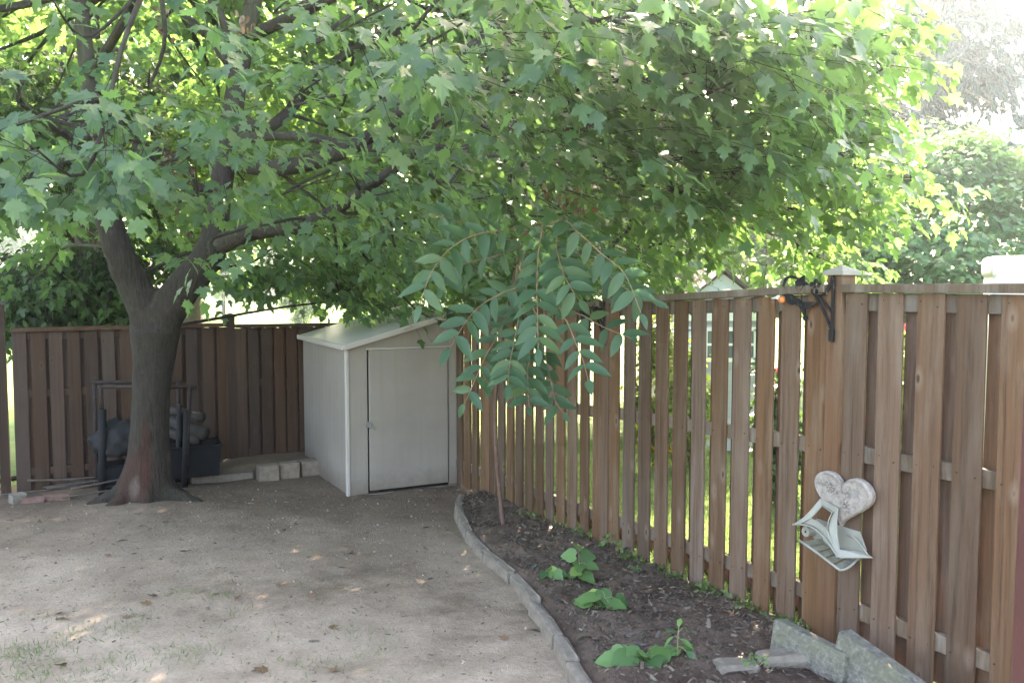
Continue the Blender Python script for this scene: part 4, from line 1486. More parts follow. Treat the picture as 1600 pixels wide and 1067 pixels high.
house("two-storey brick house across the field with a white-framed window", 395, 95, 9, 6.4, 2, M['brickwall'], [(1.0, 3.6, 1.5, 1.7), (-2.2, 3.6, 1.5, 1.7), (1.0, 1.2, 1.5, 1.5), (-2.4, 1.2, 1.5, 1.5), (3.3, 3.6, 1.2, 1.6)])
house("low brick house across the field half hidden behind the shed's trees", 690, 98, 12, 5.6, 2, M['brickwall'], [(-3, 3.4, 1.5, 1.5), (0, 3.4, 1.5, 1.5), (3, 3.4, 1.5, 1.5)])
pp = on_lot(457, 42)
po = empty("light_pole", pp, "thin pale light pole standing in the field", "pole")
Mesh().tube([(0, 0, -.2), (0, 0, 4), (0, 0, 7.5)], [.11, .09, .06], 8).link("shaft", M['white'], po, smooth=True)
Mesh().tube([(0, 0, 7.4), (.5, 0, 7.8), (1.2, 0, 7.9)], .04, 6).link("arm", M['white'], po)
Mesh().box((1.4, 0, 7.88), (.6, .2, .1)).link("lamp_head", M['metal'], po, bevel=.03)

# neighbour's little shed seen between the boards
NY = 12.3
nx0, nx1 = V(1052, 500, NY)[0], V(1206, 500, NY)[0]
nzb = plane_z(0, NY) - .02
ns = empty("playhouse_shed", (nx0, NY, nzb), "neighbour's grey gabled garden shed with white window seen between the fence boards", "shed")
w = nx1 - nx0
ev = V(1100, 487, NY)[2] - nzb
apz = V(1125, 424, NY)[2] - nzb
dep = 2.0
skirt = V(1100, 585, NY)[2] - nzb
for j in range(12):
    z0_, z1_ = ev * j / 12, ev * (j + 1) / 12 - .004
    mt = M['siding']
    Mesh().box((w / 2, 0.0 + .01 * 0, (z0_ + z1_) / 2), (w - .1, .03, z1_ - z0_)).link("cladding_board", mt, ns, bevel=.004)
Mesh().box((w / 2, dep / 2 + .03, ev / 2), (w - .02, dep, ev)).link("wall", M['siding'], ns)
Mesh().add([(0, -.01, ev), (w, -.01, ev), (w / 2, -.01, apz - .04), (0, dep, ev), (w, dep, ev), (w / 2, dep, apz - .04)], [(0, 1, 2), (5, 4, 3), (0, 3, 4, 1), (1, 4, 5, 2), (2, 5, 3, 0)]).link("gable", M['pale_siding'], ns)
for s_ in (0, 1):
    xa, xb = (w / 2, w + .12) if s_ else (w / 2, -.12)
    za, zb = apz, ev - .1
    mm = Mesh().add([(xa, -.12, za), (xb, -.12, zb), (xb, dep + .1, zb), (xa, dep + .1, za), (xa, -.12, za + .05), (xb, -.12, zb + .05), (xb, dep + .1, zb + .05), (xa, dep + .1, za + .05)],
                    [(0, 1, 2, 3), (7, 6, 5, 4), (0, 4, 5, 1), (1, 5, 6, 2), (2, 6, 7, 3), (3, 7, 4, 0)])
    mm.link("roof", M['shingle'], ns)
Mesh().box((w / 2, -.03, ev - .07), (w + .02, .04, .13)).link("fascia", M['white'], ns, bevel=.004)
Mesh().box((.035, -.028, (ev - .14) / 2 + .0), (.1, .05, ev - .14)).link("corner_trim", M['white'], ns, bevel=.004)
Mesh().box((w - .035, -.028, (ev - .14) / 2), (.1, .05, ev - .14)).link("corner_trim", M['white'], ns, bevel=.004)
wx, wz = (V(1128, 538, NY)[0] - nx0), (V(1128, 538, NY)[2] - nzb)
ww, hh = .98, .46
f = Mesh()
for (dx, dz, sx, sz) in [(-ww / 2, 0, .06, hh), (ww / 2, 0, .06, hh), (0, hh / 2, ww + .06, .06), (0, -hh / 2, ww + .06, .06), (0, 0, .05, hh - .06), (-ww / 4, 0, .03, hh - .06), (ww / 4, 0, .03, hh - .06)]:
    f.box((wx + dx, -.035, wz + dz), (sx, .05, sz))
f.box((wx, -.036, wz), (ww - .06, .03, .035))
wo = f.link("window", M['white'], ns)
Mesh().box((wx, -.018, wz), (ww - .02, .012, hh - .02)).link("pane", M['glass'], wo)


def bush(name, label, px, py_top, py_bot, y, wpx, mat, petal, npet, group=None):
    top, bot = V(px, py_top, y), on_lot(px, y)
    h = top[2] - bot[2]
    w_ = wpx / F * y / 2
    root = leafy_tree(name, label, "shrub", bot, [bot, bot + (0, 0, h * .4), bot + (.02, 0, h * .8)], (.02, .008), rand_lobes(bot + np.array([0, 0, h * .55]), (w_ * .75, w_ * .6, h * .36), 9, (w_ * .4, w_ * .4, h * .16)), mat, M['bark_grey'], 46, (.05, .09), (HEX_V, HEX_F), 8, (.1, .25), group, -.2, twig_r=.003)
    n = npet
    P = bot + np.array([0, 0, h * .55]) + norm_rows(rng.normal(size=(n, 3))) * np.array([w_ * 1.05, w_ * .9, h * .46])
    P = np.repeat(P, 7, 0) + rng.normal(size=(n * 7, 3)) * .012
    T_ = norm_rows(rng.normal(size=(n * 7, 3)))
    v, f, r = scatter(HEX_V, HEX_F, P, T_, norm_rows(rng.normal(size=(n * 7, 3))), rng.uniform(.03, .055, n * 7), rng.uniform(0, 1, n * 7))
    o = link("blossom", mesh_tris("blossom", v - bot, f, False, r), petal, root)
    o["kind"] = "stuff"
    return root


bush("flowering_shrub", "yellow-flowered shrub between the side fence and the neighbour's grey shed", 1032, 520, 660, 10.4, 62, M['leaf_yel'], M['petal_y'], 60)
bush("flowering_shrub", "yellow-green shrub with a few yellow flowers in front of the grey shed's window wall", 1080, 560, 670, 10.6, 26, M['leaf_yel'], M['petal_y'], 26)
bush("flowering_shrub", "red-flowered dark shrub glimpsed between boards left of the hook post", 1222, 560, 700, 8.6, 30, M['leaf_dark'], M['petal_p'], 30)
bush("flowering_shrub", "pink-flowered bright shrub glimpsed behind the boards right of the hook post", 1395, 490, 700, 7.2, 110, M['leaf_yel'], M['petal_p'], 24)

# white rounded cabinet behind the fence
wp = on_lot(1605, 7.4)
zt_ = V(1600, 399, 7.4)[2]
cb = empty("storage_cabinet", wp, "white rounded plastic cabinet rising just above the fence at the right edge", "cabinet", rotz=-.35)
hh_ = zt_ - wp[2]
Mesh().box((.0, .25, hh_ / 2 - .02), (.56, .5, hh_ - .06)).link("body", M['white'], cb, bevel=.06, seg=3, smooth=True)
Mesh().box((.0, .25, hh_ - .1), (.6, .54, .2)).link("lid", M['white'], cb, bevel=.07, seg=4, smooth=True)
Mesh().box((0, -.003, hh_ * .5), (.02, .02, hh_ * .6)).link("door_seam", M['metal'], cb)

# brick row along the neighbour's side
br = empty("brick_border", (*(FB1 - FN * .42), float(gz(*FB1))), "row of pinkish bricks along the neighbour's side of the fence foot", "edging")
for i in range(20):
    p = FB1 - FN * .42 + FU * (.1 + i * .215)
    o = link("brick", Mesh().box((0, 0, .03), (.2, .1, .12)).me("brick", .006) if i == 0 else brick_me, None if i else M['pinkbrick'], br,
             (p[0] - br.location.x, p[1] - br.location.y, float(gz(*p)) - br.location.z + .02), (0, random.uniform(-.05, .05), rz + random.uniform(-.06, .06)))
    if i == 0:
        brick_me = o.data

# grass blades on the lawn just past the side fence
n = 26000
dd = rng.uniform(.15, 4.5, n)
ss = rng.uniform(-1.5, 6.5, n)
XY = FB1[None] - FN[None] * dd[:, None] + FU[None] * ss[:, None]
Pg = np.stack([XY[:, 0], XY[:, 1], gz(XY[:, 0], XY[:, 1]) - .01], 1)
Tg = norm_rows(rng.normal(size=(n, 3)) * .35 + np.array([0, 0, 1.0]))
BL_V = np.array([(-.06, 0, 0), (.06, 0, 0), (.0, 1, .15)])
BL_F = np.array([(0, 1, 2)])
v, f, r = scatter(BL_V * np.array([1.2, 1, 1]), BL_F, Pg, Tg, norm_rows(rng.normal(size=(n, 3))), rng.uniform(.04, .09, n), rng.uniform(.2, 1, n))
o = link("grass", mesh_tris("grass", v, f, False, r), M['weed'])
tag(o, "short sunlit lawn grass beyond the side fence", "grass", kind="stuff")

# ------------------------------------------------------------------ bed edging stones
edging = empty("garden_edging", EC[70], "curving row of low grey edging stones round the planting bed", "edging")
seglen = np.concatenate([[0], np.cumsum(np.linalg.norm(np.diff(EC[:, :2], axis=0), axis=1))])
total = seglen[-1]
s = 0.0
STONES = []
for w_ in (.3, .27, .33):
    mm = Mesh().box((0, 0, 0), (w_, .068, .13)).me("edging_stone", .014, 2)
    for vtx in mm.vertices:
        vtx.co += Vector(rng.normal(size=3) * .005)
    mm.materials.append(M['stone'])
    STONES.append((w_, mm))
i = 0
while s < total - .1:
    w_, mm = STONES[random.randrange(3)]
    sc_ = s + w_ / 2
    p = np.array([np.interp(sc_, seglen, EC[:, j]) for j in range(3)])
    p2 = np.array([np.interp(min(total, sc_ + .08), seglen, EC[:, j]) for j in range(3)])
    p1 = np.array([np.interp(max(0, sc_ - .08), seglen, EC[:, j]) for j in range(3)])
    d = unit(p2 - p1)
    link("edging_stone", mm, None, edging, (p[0] - edging.location.x + random.uniform(-.006, .006), p[1] - edging.location.y, p[2] + .02 - edging.location.z + random.uniform(-.012, .012)),
         (random.uniform(-.05, .05), -math.asin(d[2]) + random.uniform(-.025, .025), math.atan2(d[1], d[0]) + random.uniform(-.03, .03)))
    s += w_ + .012

# rough stones closing the near end of the bed
for (px, py, sx, sy, sz, ro, mt, lab) in [(1150, 1066, .22, .13, .08, .2, 'stone', "low rough grey stone, leftmost at the near end of the bed"), (1222, 1056, .26, .14, .1, .15, 'stone', "rough grey stone between the low stone and the reddish stone by the bed"),
                                          (1285, 1052, .24, .16, .14, -.25, 'redbrick', "reddish-sided stone jammed against the foot of the nearer concrete slab")]:
    p = G(px, py)
    mm = Mesh().box((0, 0, 0), (sx, sy, sz)).me("border_stone", .03, 2)
    for vtx in mm.vertices:
        vtx.co += Vector(rng.normal(size=3) * .006)
    o = link("border_stone", mm, M[mt], None, (p[0], p[1], p[2] + .075), (rng.normal() * .06, rng.normal() * .06, ro))
    tag(o, lab, "stone")

# concrete slabs leaning on the fence foot
def slab(T1, length, height, thick, tilt, label, roll=0.0, yaw=0.0):
    d = Vector((-FU[0], -FU[1], 0))                       # towards the camera along the fence
    d.rotate(Quaternion((0, 0, 1), yaw))
    nn = Vector((-d.y, d.x, 0))
    if nn.dot(Vector((FN[0], FN[1], 0))) < 0:
        nn = -nn
    up = Vector((0, 0, 1))
    upt = (up * math.cos(tilt) - nn * math.sin(tilt)).normalized()     # leans back towards the fence
    q = Quaternion(nn, roll)
    d2, up2 = q @ d, q @ upt
    n2 = d2.cross(up2)
    if n2.dot(nn) < 0:
        n2 = -n2
    c = Vector(T1) + d2 * length / 2 - up2 * height / 2 - n2 * thick / 2
    mm = Mesh().box((0, 0, 0), (length, height, thick)).me("concrete_slab", .01, 2)
    for vtx in mm.vertices:
        vtx.co += Vector(rng.normal(size=3) * .002)
    o = link("concrete_slab", mm, M['concrete'])
    o.matrix_world = Matrix(((d2.x, up2.x, n2.x, c.x), (d2.y, up2.y, n2.y, c.y), (d2.z, up2.z, n2.z, c.z), (0, 0, 0, 1)))
    return tag(o, label, "slab")


slab(V(1208, 966, 4.36), .47, .33, .085, .12, "worn speckled concrete slab with a chipped white corner, farther of the two by the fence", -.02)
slab(V(1311, 984, 4.02), .45, .42, .085, .1, "sharp-edged mossy concrete slab leaning nearest the camera by the fence", -.2)

# ------------------------------------------------------------------ blocks, bricks and sticks by the back fence
def block(px, py, size, mat, label, group=None, ro=None, lift=0.0, face='brick_block'):
    p = G(px, py)
    mm = Mesh().box((0, 0, size[2] / 2), size).me(face, .008, 2)
    for vtx in mm.vertices:
        vtx.co += Vector(rng.normal(size=3) * .003)
    o = link(face, mm, M[mat], None, (p[0], p[1], p[2] - .02 + lift), (random.uniform(-.03, .03), random.uniform(-.03, .03), rzb + (random.uniform(-.08, .08) if ro is None else ro)))
    return tag(o, label, "block", group)


def block_face(px, py, y, size, mat, label, ro=0.0, group=None):
    """a block whose foot is sighted at (px, py) at distance y"""
    p = GP(px, py)
    mm = Mesh().box((0, 0, size[2] / 2), size).me("brick_block", .008, 2)
    for vtx in mm.vertices:
        vtx.co += Vector(rng.normal(size=3) * .003)
    o = link("brick_block", mm, M[mat], None, p, (0, 0, rzb + ro))
    return tag(o, label, "block", group)


g_ = "blocks along the back fence"
ybk = bp(s_at_px(420), .55)[1]
block_face(419, 750, bp(s_at_px(419), .5)[1], (.235, .16, .19), 'brick', "square brown block, left of the three in a row beside the shed wall", .02, g_)
block_face(451, 746, bp(s_at_px(451), .5)[1], (.235, .16, .19), 'brick', "square brown block in the middle of the three beside the shed wall", -.03, g_)
block_face(484, 742, bp(s_at_px(484), .5)[1], (.235, .16, .19), 'brick', "square brown block touching the shed wall, last of the three", .03, g_)
block_face(315, 754, bp(s_at_px(315), .62)[1], (.24, .12, .1), 'stone', "pale low block on the ground right of the black bin", .05, g_)
block_face(362, 750, bp(s_at_px(362), .6)[1], (.48, .12, .09), 'stone', "long low block lying between the bin and the three square blocks", .0, g_)
block_face(338, 738, bp(s_at_px(338), .42)[1], (.2, .12, .07), 'stone', "flat pale paver lying under the upright paver by the bin", .15, g_)
block_face(341, 724, bp(s_at_px(341), .4)[1], (.16, .1, .11), 'stone', "pale paver on top of the flat one by the bin", .05, g_)
block(52, 787, (.22, .12, .09), 'redbrick', "dull red brick on the ground near the foot of the tall gate post", g_, .02)
block(88, 783, (.26, .12, .1), 'redbrick', "dull red brick in front of the stick pile", g_, -.05)
block(28, 788, (.14, .14, .14), 'stone', "dark lump of stone at the foot of the gate post", g_, .4)
for i in range(14):
    x = random.uniform(30, 165)
    p = G(x, random.uniform(758, 784))
    a_ = random.uniform(-.35, .35) + rzb
    L_ = random.uniform(.5, 1.1)
    e0 = p + np.array([-math.cos(a_) * L_ / 2, -math.sin(a_) * L_ / 2, .03 + .012 * i])
    e1 = p + np.array([math.cos(a_) * L_ / 2, math.sin(a_) * L_ / 2, .04 + .02 * i * random.random()])
    mid = (e0 + e1) / 2 + rng.normal(size=3) * .02
    st_ = Mesh().tube(spline([e0 - p, mid - p, e1 - p], 7), np.linspace(.014, .007, 7), 6).link("stick", M['stick'], None, p, smooth=True)
    tag(st_, "dry stick in the pile at the foot of the back fence, left of the maple", "stick", "sticks piled by the back fence")

# ------------------------------------------------------------------ metal rack, bin and rolls behind the trunk
RY = TY + .75
rk = empty("metal_rack", on_lot(225, RY), "black tubular metal rack standing behind the maple trunk", "rack")
ro_ = np.array(rk.location)


def rp(px, py, y):
    return V(px, py, y) - ro_


def bar(name, a_, b_, r, mat='rust', y=RY):
    Mesh().tube([rp(*a_), (rp(*a_) + rp(*b_)) / 2, rp(*b_)], r, 8).link(name, M[mat], rk, smooth=True)


bar("crossbar", (153, 604, RY), (307, 605, RY), .02)
bar("crossbar", (143, 597, RY + .35), (283, 597, RY + .35), .02)
bar("leg", (157, 602, RY), (159, 640, RY), .024)
bar("leg", (297, 604, RY), (289, 765, RY), .024)
bar("leg", (147, 597, RY + .35), (152, 757, RY + .35), .022)
bar("leg", (279, 597, RY + .35), (277, 752, RY + .35), .024)
bar("leg", (160, 640, RY), (160, 785, RY), .045, 'black_metal')
bar("brace", (281, 632, RY + .1), (279, 752, RY + .1), .035, 'black_metal')
bar("brace", (292, 640, RY), (288, 765, RY), .036, 'black_metal')
for yy in (752, 760, 768, 775):
    bar("shelf_bar", (163, yy, RY), (276, yy - 4, RY), .012, 'black_metal')
bn = empty("storage_bin", V(296, 741, RY + .3), "black plastic bin full of rolled canvas to the right of the maple trunk", "bin", rotz=rzb)
wbin, hbin = .66, .36
mm = Mesh()
mm.add([(-wbin / 2, -.2, 0), (wbin / 2 * .92, -.2, 0), (wbin / 2 * .92, .2, 0), (-wbin / 2, .2, 0), (-wbin / 2 - .02, -.23, hbin), (wbin / 2, -.23, hbin), (wbin / 2, .23, hbin), (-wbin / 2 - .02, .23, hbin)],
       [(3, 2, 1, 0), (0, 1, 5, 4), (1, 2, 6, 5), (2, 3, 7, 6), (3, 0, 4, 7)])
mm.link("body", M['black_plastic'], bn)
rim = Mesh()
for (a_, b_) in [((-.36, -.24), (.34, -.24)), ((.34, -.24), (.34, .24)), ((.34, .24), (-.36, .24)), ((-.36, .24), (-.36, -.24))]:
    rim.tube([(a_[0], a_[1], hbin), (b_[0], b_[1], hbin)], .014, 6)
rim.link("rim", M['black_plastic'], bn)
for (a_, b_, r, lab) in [((248, 655), (322, 676), .075, "thickest grey canvas roll lying across the black bin"), ((250, 675), (312, 686), .06, "lowest grey canvas roll lying in the black bin"), ((255, 642), (318, 650), .05, "topmost grey canvas roll on the black bin, shiny at its end")]:
    pa, pb = V(a_[0], a_[1], RY + .25), V(b_[0], b_[1], RY + .15)
    t = np.linspace(0, 1, 10)[:, None]
    pts = pa * (1 - t) + pb * t + np.concatenate([np.zeros((10, 2)), .015 * np.sin(t * 5)], 1)
    o = Mesh().tube(pts - pa, r * (1 + .1 * np.sin(np.arange(10) * 1.7)), 12).link("canvas_roll", M['canvas'], None, pa, smooth=True)
    tag(o, lab, "roll", "rolled canvas in the bin")
cg = V(185, 690, RY + .2)
mm = Mesh().sphere((0, 0, 0), (.27, .2, .27), 40, 26)
tv = []
for x, y, z in mm.v:
    k_ = 1 + .07 * math.sin(4.3 * x * 5 + 2.1 * z * 4) * math.cos(3.1 * z * 6 + y * 7) + .05 * math.sin(23 * x + 17 * z + 9 * y) + .05 * math.sin(41 * x - 37 * z)
    x, y, z = x * k_ * (1.15 - .5 * z), y * k_, z * k_
    tv.append((x, y, z if z > -.12 else -.12 + (z + .12) * .3))
mm.v = tv
o = mm.link("folded_tarp", M['tarp'], None, cg, smooth=True)
tag(o, "slumped dark grey tarp bundle on the rack to the left of the maple trunk", "tarp")
mm = Mesh().box((0, 0, 0), (.5, .36, .3)).link("black_crate", M['black_plastic'], None, V(190, 742, RY + .25), (0, 0, rzb), bevel=.02)
tag(mm, "black crate under the slumped tarp behind the maple trunk", "crate")

# ------------------------------------------------------------------ wrought iron plant hooks
def hook(post_xy, zmid, scale, label, flower):
    """bracket on a post: backplate, curved arm, scroll, leaves; built in the plane through the post pointing away along the fence"""
    o = empty("plant_hook", (post_xy[0], post_xy[1], zmid), label, "plant hook", "iron plant hooks on the fence posts", rotz=math.atan2(FU[1], FU[0]))
    # local x runs along the fence away from the camera, y towards -? (out of the fence), z up
    k = scale
    out = 1.0 if (np.array([-FU[1], FU[0]]) @ FN) > 0 else -1.0
    yo = .062 * out

    def Q(x, z, y=0.0):
        return (x * k, yo + y * out, z * k)
    Mesh().box((.0, yo, -.02 * k), (.022, .012, .33 * k)).box((0, yo + .004 * out, .12 * k), (.03, .016, .05 * k)).box((0, yo + .004 * out, -.17 * k), (.034, .018, .07 * k)).link("backplate", M['black_metal'], o, bevel=.004)
    Mesh().tube(spline([Q(.01, -.13), Q(.05, -.06), Q(.12, .04), Q(.2, .115), Q(.29, .15), Q(.345, .14), Q(.365, .09), Q(.36, .045)], 30), .0085, 8).link("arm", M['black_metal'], o, smooth=True)
    Mesh().tube(spline([Q(.01, -.04), Q(.05, .0), Q(.12, .06), Q(.2, .12)], 14), .007, 6).link("arm", M['black_metal'], o, smooth=True)
    Mesh().tube(spline([Q(.0, .17), Q(.02, .11), Q(.06, .06), Q(.11, .045), Q(.15, .065)], 16), .007, 6).link("scroll", M['black_metal'], o, smooth=True)
    Mesh().tube(spline([Q(.0, .12), Q(.04, .07), Q(.09, .045), Q(.13, .05)], 12), .006, 6).link("scroll", M['black_metal'], o, smooth=True)

    def lf(a_, b_, wd, bend):
        a_, b_ = np.array(a_), np.array(b_)
        d = b_ - a_
        pr = np.array([-d[1], d[0]])
        pts = []
        for t, ww_ in [(0, .02), (.2, .6), (.45, 1), (.7, .75), (1, .02)]:
            c_ = a_ + d * t + pr * bend * math.sin(math.pi * t)
            pts.append((c_, ww_ * wd / np.linalg.norm(d)))
        up_ = [c_ + pr * q_ for c_, q_ in pts]
        dn = [c_ - pr * q_ for c_, q_ in pts][::-1]
        poly = up_ + dn
        n_ = len(poly)
        mm = Mesh()
        v_ = [Q(p[0], p[1], .012 + .006 * math.sin(i)) for i, p in enumerate(poly)] + [Q(p[0], p[1], .004) for p in poly]
        mm.add(v_, [tuple(range(n_)), tuple(range(2 * n_ - 1, n_ - 1, -1))] + [(i, (i + 1) % n_, n_ + (i + 1) % n_, n_ + i) for i in range(n_)])
        mm.link("leaf", M['black_metal'], o)
    lf((.34, .06), (.24, .0), .03, .1)
    lf((.235, .06), (.2, .16), .035, -.1)
    lf((.25, .0), (.1, .005), .02, .08)
    lf((.25, .03), (.19, -.085), .017, -.12)
    lf((.2, -.075), (.165, -.085), .014, .1)
    # a small flower on the scroll
    fl = Mesh()
    for j in range(5):
        a_ = 2 * math.pi * j / 5 + .4
        fl.sphere(Q(.115 + .028 * math.cos(a_), .095 + .028 * math.sin(a_), .012), (.017 * k, .006, .017 * k), 8, 5)
    fl.sphere(Q(.115, .095, .016), (.01, .008, .01), 8, 5)
    fl.link("flower", M['black_metal'], o, smooth=True)
    return o


hk = hook(FB1 + FN * .0 + FU * .0, V(1300, 475, FB1[1])[2], 1.0, "black iron plant hook with leaves and an orange bird ornament, on the nearer capped post", True)
hook(FB0, V(950, 500, FB0[1])[2], 1.0, "black iron plant hook half hidden by compound leaves, on the farther post", False)
# little glazed bird hung on the near hook
hp = np.array(FB1) + FU * .375 + FN * .062
bz_ = V(1225, 468, FB1[1] + .32)[2]
bird = empty("bird_ornament", (hp[0], hp[1], bz_), "small orange and white bird ornament hanging from the iron hook's tip", "ornament", rotz=math.atan2(FU[1], FU[0]))
Mesh().sphere((0, 0, 0), (.028, .02, .022), 12, 8).link("body", M['orange'], bird, smooth=True)
Mesh().sphere((.026, 0, .012), (.017, .015, .016), 10, 7).link("head", M['white'], bird, smooth=True)
Mesh().tube([(.03, 0, .012), (.06, 0, .008), (.085, 0, .006)], [.01, .006, .002], 6).link("tail", M['white'], bird)
Mesh().tube([(-.005, 0, .02), (-.008, 0, .05), (-.012, 0, .085)], .0018, 5).link("wire", M['black_metal'], bird)

# ------------------------------------------------------------------ heart plaque and tower holder on the fence
def frame_at(px, py, y, roll, lean=0.0):
    """axes of a thing hung on the near part of the fence: x to the right, y out of the fence, z up"""
    nn = Vector((FN[0], FN[1], 0)) * .55 + Vector((-CDIR[1] * -1, -CDIR[0], 0)).normalized() * 0
    n1 = Vector((FN[0], FN[1], 0))
    c2 = Vector((CDIR[1], -CDIR[0], 0))
    if c2.dot(n1) < 0:
        c2 = -c2
    nn = (n1 + c2).normalized()
    x = Vector((0, 0, 1)).cross(nn) * 1.0
    x.normalize()
    if x.x < 0:
        x = -x
    z = Vector((0, 0, 1))
    q = Quaternion(nn, roll)
    x, z = q @ x, q @ z
    c = V(px, py, y)
    return Matrix(((x.x, nn.x, z.x, c[0]), (x.y, nn.y, z.y, c[1]), (x.z, nn.z, z.z, c[2]), (0, 0, 0, 1)))


def fence_y(px, off):
    """distance at which a line of sight in this column reaches the near fence face, off metres in front of it"""
    d = ray(px, 780)
    p0 = FB1 + FN * off
    m_ = np.array([[d[0], -FU[0]], [d[1], -FU[1]]])
    return float(np.linalg.solve(m_, p0)[0]) * d[1]


heart = empty("heart_plaque", (0, 0, 0), "grey cast-stone heart plaque with raised daisies hung on the fence", "plaque")
heart.matrix_world = frame_at(1317, 782, fence_y(1312, .085), R(-1))
pts = []
for i in range(48):
    t = 2 * math.pi * i / 48
    x = 16 * math.sin(t) ** 3
    z = 13 * math.cos(t) - 5 * math.cos(2 * t) - 2 * math.cos(3 * t) - math.cos(4 * t)
    pts.append((x / 16 * .19, (z + 2.5) / 14.5 * .142))
mm = Mesh()
n = len(pts)
v = [(p[0], -.018, p[1]) for p in pts] + [(p[0], .008, p[1]) for p in pts] + [(p[0] * .93, .018, p[1] * .93) for p in pts] + [(p[0] * .84, .014, p[1] * .84) for p in pts] + [(0, .014, 0), (0, -.018, 0)]
f = []
for k_ in range(3):
    f += [(k_ * n + i, k_ * n + (i + 1) % n, (k_ + 1) * n + (i + 1) % n, (k_ + 1) * n + i) for i in range(n)]
f += [(3 * n + i, 3 * n + (i + 1) % n, 4 * n) for i in range(n)] + [((i + 1) % n, i, 4 * n + 1) for i in range(n)]
mm.add(v, f)
mm.link("tablet", M['plaque'], heart, smooth=False)
for (cx, cz, s_) in [(-.072, .065, .034), (.028, -.022, .036)]:
    dz = Mesh()
    for j in range(9):
        a_ = 2 * math.pi * j / 9
        c_ = (cx + s_ * .62 * math.cos(a_), .017, cz + s_ * .62 * math.sin(a_))
        rot = Matrix.Rotation(-a_, 3, 'Y')
        sp = Mesh().sphere((0, 0, 0), (s_ * .4, .007, s_ * .16), 8, 5)
        dz.add([tuple(Vector(c_) + rot @ Vector(p)) for p in sp.v], sp.f)
    dz.sphere((cx, .021, cz), (s_ * .25, .007, s_ * .25), 8, 6)
    dz.link("daisy", M['plaque'], heart, smooth=True)
mk = Mesh()
for j in range(8):
    a_ = rng.uniform(-.9, .9)
    c_ = np.array((-.03 + j * .0165, .0155, .05 - .012 * abs(j - 4) * .3))
    mk.box(c_, (.011, .006, .004), Matrix.Rotation(a_, 3, 'Y'))
    mk.box(c_ + (.002, 0, .006), (.004, .006, .012))
for j in range(5):
    a_ = rng.uniform(-.9, .9)
    mk.box((.02 + j * .014, .0155, -.07 + .006 * j), (.01, .006, .004), Matrix.Rotation(a_, 3, 'Y'))
mk.link("raised_marks", M['plaque'], heart)

hold = empty("tower_holder", (0, 0, 0), "pale plastic tower-shaped holder hanging tilted in front of the heart plaque", "holder")
hold.matrix_world = frame_at(1303.3, 830, fence_y(1300, .1), 0)


def hp2(c):
    """outline points measured on the plate's own face -> metres"""
    return ((c[0] - 460) * .00073, (690 - c[1]) * .000555)


def ribbon(name, A_, B_, ya, yb, th=.009, bev=.0025):
    """a flat bar between two outlines; y is how far each end stands out from the fence"""
    mm = Mesh()
    n_ = len(A_)
    v_ = []
    for P_ in (A_, B_):
        for i, c_ in enumerate(P_):
            x_, z_ = hp2(c_)
            v_.append((x_, ya + (yb - ya) * i / max(1, n_ - 1), z_))
    w_ = [(x_, y_ - th, z_) for x_, y_, z_ in v_]
    mm.add(v_ + w_, [(i, i + 1, n_ + i + 1, n_ + i) for i in range(n_ - 1)] + [(2 * n_ + i, 3 * n_ + i, 3 * n_ + i + 1, 2 * n_ + i + 1) for i in range(n_ - 1)] +
           [(i, 2 * n_ + i, 2 * n_ + i + 1, i + 1) for i in range(n_ - 1)] + [(n_ + i, n_ + i + 1, 3 * n_ + i + 1, 3 * n_ + i) for i in range(n_ - 1)] + [(0, n_, 3 * n_, 2 * n_), (n_ - 1, 3 * n_ - 1, 4 * n_ - 1, 2 * n_ - 1)])
    return mm.link(name, M['holder'], hold, bevel=bev)


ribbon("leg", [(345, 392), (318, 455), (290, 520), (235, 612), (160, 700)], [(372, 450), (350, 500), (328, 548), (306, 600), (226, 676)], .02, .075)
ribbon("leg", [(512, 438), (522, 540), (546, 680), (588, 800), (604, 872)], [(474, 486), (464, 560), (468, 650), (516, 755), (578, 862)], .021, .085)
ribbon("top_band", [(343, 390), (425, 412), (514, 436)], [(364, 452), (425, 470), (484, 490)], .0225, .0225)
ribbon("arch_panel", [(304, 597), (385, 610), (470, 646)], [(228, 672), (330, 664), (440, 700)], .058, .06)
ribbon("arch_panel", [(440, 640), (470, 648), (520, 745), (560, 815)], [(400, 690), (452, 712), (512, 770), (575, 868)], .062, .082)
# rims that stand proud along the arch and the window
for pts_, yy0, yy1, r_ in [([(160, 702), (240, 676), (330, 664), (410, 690), (490, 746), (550, 812), (600, 874)], .078, .088, .005), ([(372, 452), (330, 545), (304, 597), (385, 610), (470, 646), (464, 560), (476, 488), (372, 452)], .03, .045, .0035)]:
    q_ = spline([(hp2(c_)[0], yy0 + (yy1 - yy0) * i / (len(pts_) - 1), hp2(c_)[1]) for i, c_ in enumerate(pts_)], 40) if len(pts_) == 7 else np.array([(hp2(c_)[0], .026 + .04 * max(0, (c_[1] - 450) / 200), hp2(c_)[1]) for c_ in pts_])
    Mesh().tube(q_, r_, 6).link("rim", M['holder'], hold, smooth=True)
# foot that runs back to the fence on the right
mm = Mesh()
A_ = [hp2((590, 800)), hp2((604, 874)), hp2((768, 840)), hp2((700, 812))]
ys_ = [.07, .085, -.03, -.03]
mm.add([(a_[0], y_, a_[1]) for a_, y_ in zip(A_, ys_)] + [(a_[0], y_ - .006, a_[1] - .006) for a_, y_ in zip(A_, ys_)], [(0, 1, 2, 3), (7, 6, 5, 4), (0, 4, 5, 1), (1, 5, 6, 2), (2, 6, 7, 3), (3, 7, 4, 0)])
mm.link("foot", M['holder'], hold, bevel=.002)
